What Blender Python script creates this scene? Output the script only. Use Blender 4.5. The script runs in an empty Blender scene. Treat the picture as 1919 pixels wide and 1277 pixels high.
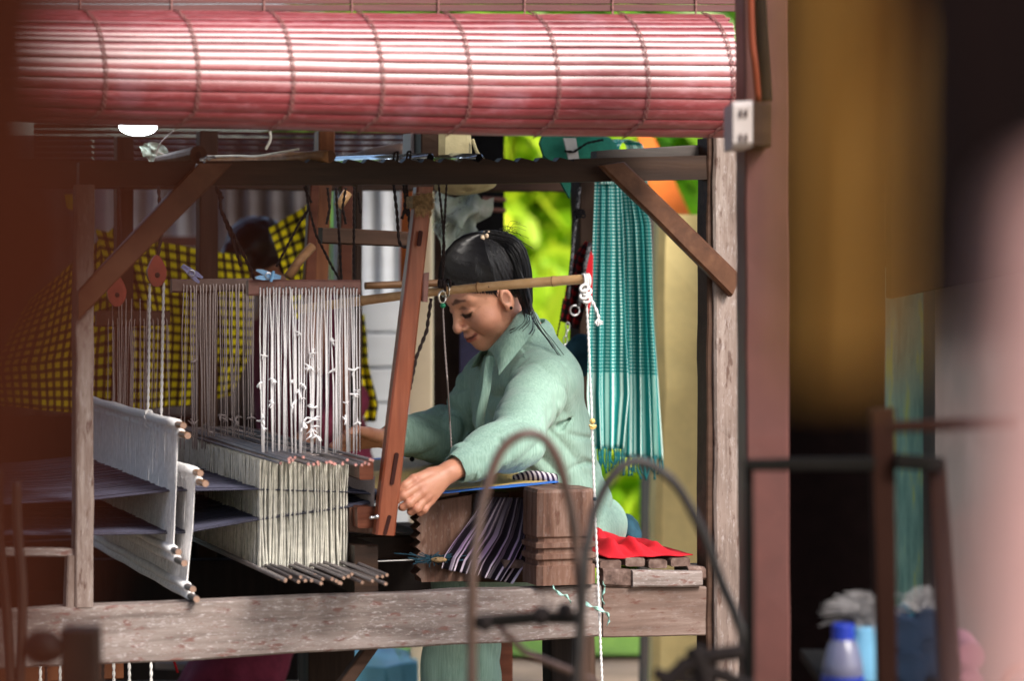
import bpy, bmesh, math, random
import numpy as np
from mathutils import Vector, Matrix
random.seed(7)
rng = np.random.default_rng(7)
scn = bpy.context.scene
COL = scn.collection

# ------------------------------------------------------------------ camera, world, sun, exposure
K, HOR, CZ = 5400.0, 480.0, 1.35          # focal length in photo pixels, horizon row, camera height
cam_d = bpy.data.cameras.new("camera")
cam = bpy.data.objects.new("camera", cam_d); COL.objects.link(cam)
cam.location = (0, 0, CZ); cam.rotation_euler = (math.radians(90), 0, 0)
cam_d.sensor_width = 36; cam_d.lens = 36 * K / 1919
cam_d.shift_y = -(638.5 - HOR) / 1919
cam_d.clip_start = .05; cam_d.clip_end = 400
cam_d.dof.use_dof = True; cam_d.dof.focus_distance = 6.28; cam_d.dof.aperture_fstop = 2.2
scn.camera = cam
wd = bpy.data.worlds.new("World"); scn.world = wd; wd.use_nodes = True
nt = wd.node_tree; bg = nt.nodes["Background"]
sky = nt.nodes.new("ShaderNodeTexSky"); sky.sky_type = 'NISHITA'; sky.sun_disc = False
SUN_EL, SUN_AZ = math.radians(40), math.radians(140)      # azimuth clockwise from +Y: the sun stands behind the camera, to the right
sky.sun_elevation = SUN_EL; sky.sun_rotation = SUN_AZ; sky.dust_density = 2.5
nt.links.new(sky.outputs[0], bg.inputs[0]); bg.inputs[1].default_value = .12
sl = bpy.data.lights.new("sun", 'SUN'); sl.energy = 2.3; sl.angle = math.radians(20); sl.color = (1, .95, .87)
sun = bpy.data.objects.new("sun", sl); COL.objects.link(sun)
sdir = Vector((math.sin(SUN_AZ) * math.cos(SUN_EL), math.cos(SUN_AZ) * math.cos(SUN_EL), math.sin(SUN_EL)))
sun.rotation_euler = sdir.to_track_quat('Z', 'Y').to_euler(); sun.location = (0, 0, 8)
vs = scn.view_settings; vs.view_transform = 'Standard'; vs.look = 'None'; vs.gamma = 1; vs.use_curve_mapping = False
vs.exposure = 1.35
scn.cycles.use_denoising = True; scn.cycles.max_bounces = 8; scn.cycles.transparent_max_bounces = 16
scn.cycles.sample_clamp_indirect = 6

# ------------------------------------------------------------------ coordinates
CA, SA = .951, .309                       # the loom stands turned by 18 degrees
L = np.array([CA, SA, 0.]); W = np.array([-SA, CA, 0.]); Z = np.array([0, 0, 1.])
O = np.array([0, 6., 0.])
def LW(s, w, z): return O + s * L + w * W + z * Z
def sof(px, w):
    u = (px - 959.5) / K
    return (6 * u + CA * u * w + SA * w) / (CA - SA * u)
def Q(px, py, w):                         # the point of the loom plane w (metres behind its front) seen there in the photo
    s = sof(px, w); p = LW(s, w, 0); p[2] = CZ - (py - HOR) / K * p[1]; return p
def R(px, py, d): return np.array([(px - 959.5) / K * d, d, CZ - (py - HOR) / K * d])

# ------------------------------------------------------------------ noise
_perm = rng.permutation(256); _perm = np.concatenate([_perm, _perm, _perm]); _val = rng.uniform(-1, 1, 256)
def vnoise(p):
    p = np.asarray(p, float); i = np.floor(p).astype(int); f = p - i; f = f * f * (3 - 2 * f); i &= 255
    r = 0
    for dx in (0, 1):
        for dy in (0, 1):
            for dz in (0, 1):
                h = _val[_perm[_perm[_perm[(i[..., 0] + dx) & 255] + ((i[..., 1] + dy) & 255)] + ((i[..., 2] + dz) & 255)] & 255]
                r = r + h * (f[..., 0] if dx else 1 - f[..., 0]) * (f[..., 1] if dy else 1 - f[..., 1]) * (f[..., 2] if dz else 1 - f[..., 2])
    return r

# ------------------------------------------------------------------ materials
def lin(c):
    if isinstance(c, str): c = tuple(int(c[i:i + 2], 16) / 255 for i in (0, 2, 4)); c = tuple(x / 12.92 if x <= .04045 else ((x + .055) / 1.055) ** 2.4 for x in c)
    return (*c[:3], 1)
class NM:
    def __init__(s, name, rough=.6, spec=.5):
        s.m = bpy.data.materials.new(name); s.m.use_nodes = True; s.t = s.m.node_tree
        s.b = s.t.nodes["Principled BSDF"]; s.b.inputs["Roughness"].default_value = rough
        s.b.inputs["Specular IOR Level"].default_value = spec
    def n(s, ty, **kw):
        x = s.t.nodes.new("ShaderNode" + ty)
        for k, v in kw.items(): setattr(x, k, v)
        return x
    def l(s, a, b): s.t.links.new(a, b)
    def coord(s, scale=(1, 1, 1), rot=True, kind="Object"):
        tc = s.n("TexCoord"); o = tc.outputs[kind]
        if rot and kind == "Object":
            vr = s.n("VectorRotate", rotation_type='Z_AXIS'); vr.inputs["Angle"].default_value = -math.radians(18); s.l(o, vr.inputs[0]); o = vr.outputs[0]
        mp = s.n("Mapping"); mp.inputs["Scale"].default_value = scale; s.l(o, mp.inputs[0]); return mp.outputs[0]
    def noise(s, vec, scale=5, detail=4, rough=.6):
        x = s.n("TexNoise"); x.inputs["Scale"].default_value = scale; x.inputs["Detail"].default_value = detail; x.inputs["Roughness"].default_value = rough
        s.l(vec, x.inputs["Vector"]); return x.outputs[0]
    def ramp(s, fac, stops):
        x = s.n("ValToRGB"); e = x.color_ramp.elements
        while len(e) < len(stops): e.new(.5)
        for k, (p, c) in enumerate(stops): e[k].position = p; e[k].color = lin(c)
        s.l(fac, x.inputs[0]); return x.outputs[0]
    def mix(s, fac, a, b, bt='MIX'):
        x = s.n("Mix", data_type='RGBA', blend_type=bt)
        for v, k in ((fac, 0), (a, 6), (b, 7)):
            if isinstance(v, (int, float)): x.inputs[k].default_value = v
            elif isinstance(v, (tuple, str)): x.inputs[k].default_value = lin(v)
            else: s.l(v, x.inputs[k])
        return x.outputs[2]
    def math(s, op, a, b=0., c=0.):
        x = s.n("Math", operation=op)
        for k, v in enumerate((a, b, c)):
            if isinstance(v, (int, float)): x.inputs[k].default_value = v
            else: s.l(v, x.inputs[k])
        return x.outputs[0]
    def col(s, o):
        if isinstance(o, (tuple, str)): s.b.inputs["Base Color"].default_value = lin(o)
        else: s.l(o, s.b.inputs["Base Color"])
        return s
    def bump(s, h, strength=.5, dist=.002):
        x = s.n("Bump"); x.inputs["Strength"].default_value = strength; x.inputs["Distance"].default_value = dist
        s.l(h, x.inputs["Height"]); s.l(x.outputs[0], s.b.inputs["Normal"]); return s
    def rough(s, o): s.l(o, s.b.inputs["Roughness"]); return s
def wood(name, dark, mid, light, axis='s', rough=.6, scale=1., bump=.6, flecks=None, fleck_col=None, spec=.18, worn=.3):
    m = NM(name, rough, spec); sc = {'s': (3, 40, 40), 'z': (40, 40, 3), 'w': (40, 3, 40), 'i': (14, 14, 14)}[axis]
    v = m.coord(tuple(x * scale for x in sc)); g = m.noise(v, 1, 6, .65)
    big = m.noise(m.coord((4, 4, 4)), 1, 3)
    c = m.ramp(g, [(.28, dark), (.5, mid), (.72, light)])
    c = m.mix(m.ramp(big, [(.35, (0, 0, 0)), (.7, (.75, .75, .75))]), c, mid, 'MIX')
    c = m.mix(.35, c, m.ramp(big, [(.3, (.35, .35, .35)), (.65, (1, 1, 1))]), 'MULTIPLY')
    if flecks:
        q = (flecks * 1.1, flecks * 3.6, flecks * 3.6) if axis == 's' else (flecks * 3.6, flecks * 3.6, flecks * 1.1)
        vo = m.n("TexVoronoi"); vo.inputs["Scale"].default_value = 1; vo.inputs["Randomness"].default_value = 1; wob = m.n("VectorMath", operation='ADD'); wb = m.n("TexNoise"); wb.inputs["Scale"].default_value = 2.5; v2 = m.coord(q); m.l(v2, wb.inputs["Vector"]); m.l(v2, wob.inputs[0]); m.l(wb.outputs["Color"], wob.inputs[1]); m.l(wob.outputs[0], vo.inputs["Vector"])
        c = m.mix(m.ramp(vo.outputs["Distance"], [(.14, (.85, .85, .85)), (.30, (0, 0, 0))]), c, fleck_col)
        wp = m.noise(m.coord(tuple(x * 3.5 for x in q)), 1, 5, .75); c = m.mix(m.ramp(wp, [(.54, (0, 0, 0)), (.68, (worn,) * 3)]), c, (.52, .485, .49))
        dk = m.noise(m.coord(tuple(x * 2.1 + 1 for x in q)), 1, 5, .8); c = m.mix(m.ramp(dk, [(.30, (.75, .75, .75)), (.45, (0, 0, 0))]), c, fleck_col)
    m.col(c); m.bump(g, bump, .002); return m.m
def plain(name, c, rough=.6, spec=.18, var=.25, scale=20, bump=0., metal=0., detail=4):
    m = NM(name, rough, spec); n = m.noise(m.coord((1, 1, 1)), scale, detail)
    cc = lin(c); m.col(m.mix(m.ramp(n, [(.3, (0, 0, 0)), (.7, (1, 1, 1))]), tuple(x * (1 - var) for x in cc[:3]), tuple(min(1, x * (1 + var)) for x in cc[:3])))
    if bump: m.bump(n, bump, .003)
    m.b.inputs["Metallic"].default_value = metal; return m.m
def uvwave(m, period, axis, duty=.5):
    sx = m.n("SeparateXYZ"); tc = m.n("TexCoord"); m.l(tc.outputs["UV"], sx.inputs[0])
    f = m.math('FRACT', m.math('MULTIPLY', sx.outputs[axis], 1 / period)); return m.math('LESS_THAN', f, duty), sx.outputs[axis]

M = {}
M['beam'] = wood('weathered_beam_wood', (.06, .042, .036), (.20, .160, .146), (.33, .275, .255), 's', .7, flecks=16, fleck_col=(.13, .06, .05), bump=1., worn=.55)
M['postgrey'] = wood('weathered_post_wood', (.06, .04, .032), (.20, .15, .13), (.42, .36, .33), 'z', .75, flecks=12, fleck_col=(.08, .045, .035))
M['raildark'] = wood('dark_rail_wood', (.010, .005, .003), (.026, .012, .007), (.05, .025, .014), 's', .55)
M['railgrey'] = wood('grey_rail_wood', (.03, .024, .022), (.07, .06, .056), (.13, .11, .10), 's', .7)
M['brace'] = wood('brace_wood', (.022, .009, .005), (.085, .035, .018), (.17, .08, .042), 'i', .5)
M['redwood'] = wood('oiled_red_wood', (.10, .022, .010), (.20, .048, .020), (.32, .10, .05), 'z', .32, spec=.35)
M['redwood_s'] = wood('oiled_red_board', (.05, .014, .008), (.11, .032, .017), (.17, .055, .03), 's', .4)
M['slot'] = plain('slot_shadow_wood', (.03, .008, .006), .8)
M['brownz'] = wood('brown_post_wood', (.018, .009, .006), (.05, .027, .018), (.09, .05, .035), 'z', .65)
M['browns'] = wood('brown_board_wood', (.02, .010, .007), (.055, .028, .018), (.10, .055, .04), 's', .65)
M['carved'] = wood('carved_post_wood', (.05, .022, .014), (.15, .078, .055), (.30, .20, .16), 'z', .55, flecks=14, fleck_col=(.09, .04, .026), worn=.12)
M['orangez'] = wood('orange_brown_post_wood', (.06, .02, .009), (.17, .06, .026), (.27, .11, .05), 'z', .5)
M['benchw'] = wood('bench_slat_wood', (.035, .02, .015), (.13, .08, .066), (.30, .22, .19), 'w', .65)
M['ddark'] = wood('near_black_wood', (.006, .004, .004), (.016, .011, .010), (.03, .02, .017), 'z', .8)  # very dark wood for back beams, lower boards and hubs
M['board'] = plain('pink_brown_board_paint', (.17, .075, .062), .55, .4, .2, 30, .2)
M['board2'] = plain('grey_brown_board', (.08, .05, .042), .6, .4, .25, 30, .2)
M['bamboo'] = wood('bamboo_skin', (.40, .20, .09), (.60, .36, .17), (.70, .47, .26), 's', .38, spec=.5, bump=.2)
M['bamboo_dk'] = wood('dry_bamboo', (.10, .045, .02), (.24, .12, .055), (.36, .20, .10), 's', .5)
M['stick'] = wood('grey_sticks', (.04, .032, .034), (.15, .125, .125), (.36, .32, .30), 'w', .45)
M['endgrain'] = wood('beam_end_wood', (.05, .03, .024), (.15, .10, .082), (.27, .20, .175), 's', .65, flecks=11, fleck_col=(.09, .035, .025), worn=.1)
M['rodend'] = plain('cut_rod_end', (.24, .15, .11), .7)
M['pinktip'] = plain('pale_pink_tip', (.36, .17, .15), .6)
M['white_thread'] = plain('white_yarn', (.66, .64, .66), .8, .3, .08, 200)
M['dull_thread'] = plain('grey_and_shaded_yarn', (.30, .25, .24), .8, .3, .15, 200)  # grey yarn, also white strings with their shade put into the colour
M['cream_thread'] = plain('cream_heddle_thread', (.62, .60, .53), .8, .2, .22, 60)
M['white_heddle'] = plain('white_heddle_thread', (.80, .78, .78), .8, .2, .15, 90)
M['warp'] = plain('dark_blue_warp_thread', (.045, .045, .072), .6, .4, .3, 150)
M['darkrope'] = plain('dark_brown_twine', (.02, .011, .010), .8, .3, .3, 100, .3)
M['rope'] = plain('white_braided_rope', (.72, .70, .69), .75, .3, .15, 300, .3)
M['clip_blue'] = plain('light_blue_plastic', (.18, .42, .72), .3, .5, .05)
M['clip_dk'] = plain('slate_blue_plastic', (.14, .15, .30), .35, .5, .05)
M['pulley'] = plain('red_pulley_wood', (.24, .035, .02), .5, .4, .25, 40)
M['blindcord'] = plain('maroon_twine', (.22, .10, .09), .7, .3, .35, 150)
M['black'] = plain('black_fabric', (.006, .006, .007), .9, .06, .2)
M['rackwood'] = plain('rack_dark_wood', (.022, .008, .005), .8, .08, .15, 8)
M['rust'] = plain('rust_brown_paint', (.040, .010, .005), .9, .03, .15, 8)
M['mustard'] = plain('mustard_cloth', (.46, .255, .065), .8, .2, .15, 6)
M['pinkwall'] = plain('pale_pink_plaster', (.62, .36, .35), .8, .2, .1, 6)
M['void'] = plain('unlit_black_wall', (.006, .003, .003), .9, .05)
M['pinkpost'] = plain('red_brown_paint', (.085, .027, .022), .6, .4, .15, 12, .1)
M['socket'] = plain('off_white_plastic', (.40, .35, .33), .5, .2, .03)
M['cable'] = plain('orange_cable', (.16, .03, .012), .6, .2, .1)
M['cane'] = wood('bent_cane', (.03, .015, .010), (.08, .042, .030), (.12, .075, .055), 'z', .4, spec=.5)
M['cane_dk'] = plain('dark_cane', (.022, .017, .015), .5, .4, .3)
M['iron'] = plain('black_iron_frame', (.006, .005, .004), .7, .08, .2)
M['concrete'] = plain('beige_weathered_concrete', (.86, .70, .33), .85, .1, .15, 7, .3)
M['cream_post'] = plain('cream_painted_post', (.60, .50, .36), .7, .3, .1, 6)
M['orange'] = plain('orange_tarp', (.85, .20, .03), .5, .4, .1)
M['yellow'] = plain('yellow_tarp', (.75, .6, .03), .5, .4, .1)
M['soil'] = plain('bare_earth', (.22, .16, .11), .9, .2, .35, 3, .5)
M['roof'] = plain('dark_roof_underside', (.05, .04, .035), .8, .2, .3, 4)
M['maroon'] = plain('maroon_cotton', (.14, .018, .04), .85, .2, .3, 25, .3)
M['red'] = plain('red_cotton', (.50, .012, .022), .85, .2, .15, 25, .3)
M['navy'] = plain('dark_teal_cotton', (.015, .05, .075), .8, .2, .4, 25, .3)
M['tealcap'] = plain('green_cap_cotton', (.010, .11, .075), .8, .2, .2, 40)
M['grey_strap'] = plain('grey_webbing', (.28, .28, .28), .7)
M['straw'] = plain('cream_straw', (.48, .42, .24), .7, .3, .1, 60, .4)
M['jute'] = plain('jute_fibre', (.26, .17, .085), .9, .2, .5, 120, .6)
M['metal'] = plain('galvanised_steel', (.55, .60, .66), .22, .5, .1, 30, 0, .9)
M['steel'] = plain('bolt_steel', (.6, .6, .62), .3, .5, .1, 30, 0, 1)
M['bright_blue'] = plain('blue_selvedge', (.02, .13, .50), .6, .4, .2, 60)
M['gold'] = plain('gold_brocade', (.30, .22, .08), .5, .5, .45, 220, .5)
M['blue_plastic'] = plain('blue_tarp', (.12, .42, .62), .4, .5, .15, 6)
M['green_ribbon'] = plain('mint_ribbon', (.35, .62, .55), .7, .3, .25, 60)
M['capblue'] = plain('royal_blue_plastic', (.01, .03, .30), .3, .5, .1)
M['bottle'] = plain('cloudy_plastic', (.13, .13, .20), .25, .5, .1, 10)
M['cone_blue'] = plain('pale_blue_yarn', (.16, .38, .56), .8, .2, .15, 20)
M['cone_teal'] = plain('dark_teal_yarn', (.01, .11, .15), .8, .2, .2, 30)
M['cone_navy'] = plain('navy_yarn', (.006, .014, .032), .8, .2, .3, 30)
M['cone_pink'] = plain('dusty_pink_yarn', (.22, .09, .12), .8, .2, .15, 30)
M['fluff'] = plain('raw_silk_fluff', (.24, .225, .225), .8, .2, .1, 60)
M['green_bead'] = plain('green_bead', (.0, .22, .10), .3, .6, .1)
M['chrome'] = plain('dull_ring_metal', (.7, .66, .58), .25, .5, .1, 30, 0, .8)
M['gold_tie'] = plain('gold_band', (.6, .42, .12), .4, .5, .2, 60)
M['redstring'] = plain('red_string', (.6, .01, .01), .6)
def _m():
    # painted bamboo slats: chalky red with worn pale streaks, glossy
    m = NM('red_painted_slat', .42, .5); v = m.coord((3, 60, 60)); n = m.noise(v, 1, 5, .7); n2 = m.noise(m.coord((26, 90, 90)), 1, 4, .75); n3 = m.noise(m.coord((8, 8, 8)), 1, 3)
    c = m.ramp(n, [(.3, (.13, .012, .017)), (.6, (.225, .027, .036)), (.8, (.31, .055, .068))])
    c = m.mix(m.ramp(n2, [(.5, (0, 0, 0)), (.75, (.45, .45, .45))]), c, (.42, .17, .20))
    c = m.mix(m.ramp(n3, [(.55, (0, 0, 0)), (.75, (.35, .35, .35))]), c, (.30, .17, .22))
    oi = m.n("ObjectInfo"); c = m.mix(.45, c, m.ramp(oi.outputs["Random"], [(0, (.62, .60, .62)), (.5, (1, .95, .95)), (1, (1, 1, 1))]), 'MULTIPLY')
    m.col(c); m.rough(m.ramp(n2, [(.2, (.33, .33, .33)), (.8, (.55, .55, .55))])); m.bump(n2, .5, .0015)
    m.b.inputs["Coat Weight"].default_value = .75; m.b.inputs["Coat Roughness"].default_value = .38; m.b.inputs["Coat IOR"].default_value = 1.7; M['slat'] = m.m
    m = NM('shaded_red_slat', .5, .5); n = m.noise(m.coord((3, 60, 60)), 1, 5, .7); m.col(m.ramp(n, [(.3, (.055, .009, .009)), (.7, (.11, .020, .020))])); m.bump(n, .4, .001); M['slat_dk'] = m.m  # darker copy of the slat red, with shade put into the colour
    # corrugated sheet
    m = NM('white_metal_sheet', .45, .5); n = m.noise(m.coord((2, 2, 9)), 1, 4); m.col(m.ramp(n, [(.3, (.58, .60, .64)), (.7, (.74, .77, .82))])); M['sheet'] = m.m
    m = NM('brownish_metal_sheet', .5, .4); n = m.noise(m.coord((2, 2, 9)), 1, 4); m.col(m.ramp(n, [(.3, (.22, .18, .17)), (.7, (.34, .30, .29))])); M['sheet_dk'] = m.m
    m = NM('grey_stained_plaster', .8, .2); n = m.noise(m.coord((7, 7, 2)), 1, 5, .7); n2 = m.noise(m.coord((2, 2, 2)), 1, 3)
    c = m.ramp(n, [(.3, (.030, .036, .036)), (.55, (.058, .056, .055)), (.75, (.10, .092, .092))]); c = m.mix(m.ramp(n2, [(.4, (0, 0, 0)), (.7, (.7, .7, .7))]), c, (.085, .046, .042)); m.col(c); M['plaster'] = m.m
    m = NM('teal_window_curtain', .7, .3); n = m.noise(m.coord((40, 40, 5)), 1, 4); m.col(m.ramp(n, [(.3, (.10, .26, .24)), (.55, (.25, .50, .44)), (.68, (.45, .62, .20)), (.8, (.5, .7, .55))])); M['tealwin'] = m.m
    # yellow and black gingham
    m = NM('yellow_black_gingham', .8, .2); a, _ = uvwave(m, .026, 0, .58); b, _ = uvwave(m, .026, 1, .58); s_ = m.math('ADD', a, b)
    m.col(m.ramp(m.math('MULTIPLY', s_, .5), [(.2, (.012, .010, .008)), (.5, (.15, .115, .010)), (.85, (.98, .82, .012))])); M['gingham'] = m.m
    # teal krama: small checks above, stripes at the end
    m = NM('teal_white_check', .8, .2); a, u = uvwave(m, .0090, 0, .42); b, v = uvwave(m, .0095, 1, .38); low = m.math('GREATER_THAN', v, .535)
    s_ = m.math('MULTIPLY', m.math('ADD', a, b), .5)
    c1 = m.ramp(s_, [(.2, (.003, .15, .155)), (.5, (.03, .27, .26)), (.9, (.58, .76, .72))]); c2 = m.ramp(a, [(.4, (.008, .20, .20)), (.6, (.55, .75, .70))]); m.col(m.mix(low, c1, c2))
    wv = m.noise(m.coord((400, 400, 400)), 1, 2); m.bump(wv, .3, .001); M['krama'] = m.m
    # purple-black-white striped cloth
    m = NM('purple_striped_cloth', .8, .2); a, u = uvwave(m, .016, 0, .42); _, v = uvwave(m, .02, 1)
    fade = m.ramp(v, [(.0, (.06, .05, .06)), (.35, (.14, .11, .14)), (.7, (.30, .20, .34)), (.97, (.68, .58, .68))])
    m.col(m.mix(a, (.018, .012, .020), fade)); M['striped'] = m.m
    m = NM('white_purple_striped_roll', .8, .2); a, u = uvwave(m, .012, 0, .5); m.col(m.mix(a, (.035, .02, .05), (.62, .55, .60))); M['striproll'] = m.m
    m = NM('red_black_check', .8, .2); a, _ = uvwave(m, .02, 0); b, _ = uvwave(m, .02, 1); s_ = m.math('MULTIPLY', m.math('ADD', a, b), .5)
    m.col(m.ramp(s_, [(.2, (.01, .01, .012)), (.5, (.05, .008, .01)), (.9, (.30, .012, .015))])); M['redblack'] = m.m
    # sage shirt, crinkled cotton
    m = NM('sage_green_cotton', .8, .25); n = m.noise(m.coord((260, 260, 11)), 1, 3, .6); n2 = m.noise(m.coord((9, 9, 9)), 1, 2)
    m.col(m.mix(m.ramp(n2, [(.3, (0, 0, 0)), (.7, (1, 1, 1))]), m.ramp(n, [(.3, (.19, .315, .255)), (.7, (.29, .445, .37))]), m.ramp(n, [(.3, (.215, .35, .29)), (.7, (.32, .48, .405))])))
    m.bump(n, .5, .003); m.b.inputs["Sheen Weight"].default_value = .15; M['shirt'] = m.m
    m = NM('sage_sleeve_cotton', .8, .25); n = m.noise(m.coord((330, 330, 26)), 1, 4, .7); m.col(m.ramp(n, [(.3, (.16, .27, .22)), (.7, (.24, .38, .31))])); m.bump(n, .5, .002); M['trouser'] = m.m
    # skin from the colour attribute
    m = NM('warm_skin', .42, .5); at = m.n("Attribute"); at.attribute_name = "tint"; n = m.noise(m.coord((60, 60, 60)), 1, 4); n2 = m.noise(m.coord((420, 420, 420)), 1, 2)
    fr = m.ramp(m.noise(m.coord((130, 130, 130)), 1, 1), [(.68, (1, 1, 1)), (.78, (.80, .70, .66))])
    c = m.mix(.25, at.outputs[0], m.ramp(n, [(.3, (.75, .65, .6)), (.7, (1, 1, 1))]), 'MULTIPLY'); m.col(m.mix(.55, c, fr, 'MULTIPLY'))
    m.b.inputs["Subsurface Weight"].default_value = .12; m.b.inputs["Subsurface Radius"].default_value = (.012, .004, .002); m.b.inputs["Subsurface Scale"].default_value = .6
    m.bump(m.noise(m.coord((170, 170, 170)), 1, 5, .7), .35, .0014); M['skin'] = m.m
    m = NM('black_hair', .34, .35); hat = m.n("Attribute"); hat.attribute_name = 'tint'; hmp = m.n("Mapping"); hmp.inputs["Scale"].default_value = (34, 34, 5); m.l(hat.outputs["Vector"], hmp.inputs[0]); n = m.noise(hmp.outputs[0], 1, 5, .75); m.col(m.ramp(n, [(.3, (.004, .004, .005)), (.7, (.014, .013, .016))])); m.bump(n, 1., .004); M['hair'] = m.m
    # leaves
    for nm, c1, c2 in (('leaf_lime', (.24, .50, .01), (.75, .82, .05)), ('leaf_green', (.07, .28, .01), (.28, .50, .03)), ('leaf_pale', (.28, .45, .12), (.50, .62, .25))):
        m = NM(nm, .5, .4); oi = m.n("Attribute"); oi.attribute_name = "tint"; m.col(m.mix(oi.outputs["Fac"], c1, c2))
        tr = m.n("BsdfTranslucent"); m.l(m.mix(oi.outputs["Fac"], c1, c2), tr.inputs[0]); mx = m.n("MixShader"); mx.inputs[0].default_value = .45
        m.l(m.b.outputs[0], mx.inputs[1]); m.l(tr.outputs[0], mx.inputs[2]); m.l(mx.outputs[0], m.t.nodes["Material Output"].inputs[0]); M[nm] = m.m
    m = NM('lamp_glow', .5); m.b.inputs["Emission Color"].default_value = (.85, .92, 1, 1); m.b.inputs["Emission Strength"].default_value = 9; M['glow'] = m.m
    m = NM('clear_plastic_film', .25, .5); m.b.inputs["Alpha"].default_value = .45; n = m.noise(m.coord((18, 18, 9)), 1, 4); m.col(m.ramp(n, [(.3, (.35, .45, .35)), (.7, (.75, .80, .76))])); m.bump(n, 1, .02); M['film'] = m.m
    m = NM('braided_black_strap', .7, .3); n = m.noise(m.coord((150, 150, 150)), 1, 2); m.col(m.ramp(n, [(.45, (.008, .008, .01)), (.6, (.12, .12, .13))])); M['speckle'] = m.m
    m = NM('ground_grass', .8, .2); n = m.noise(m.coord((30, 30, 30)), 1, 4); m.col(m.ramp(n, [(.3, (.05, .12, .015)), (.7, (.16, .26, .04))])); M['grass'] = m.m
_m()

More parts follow.
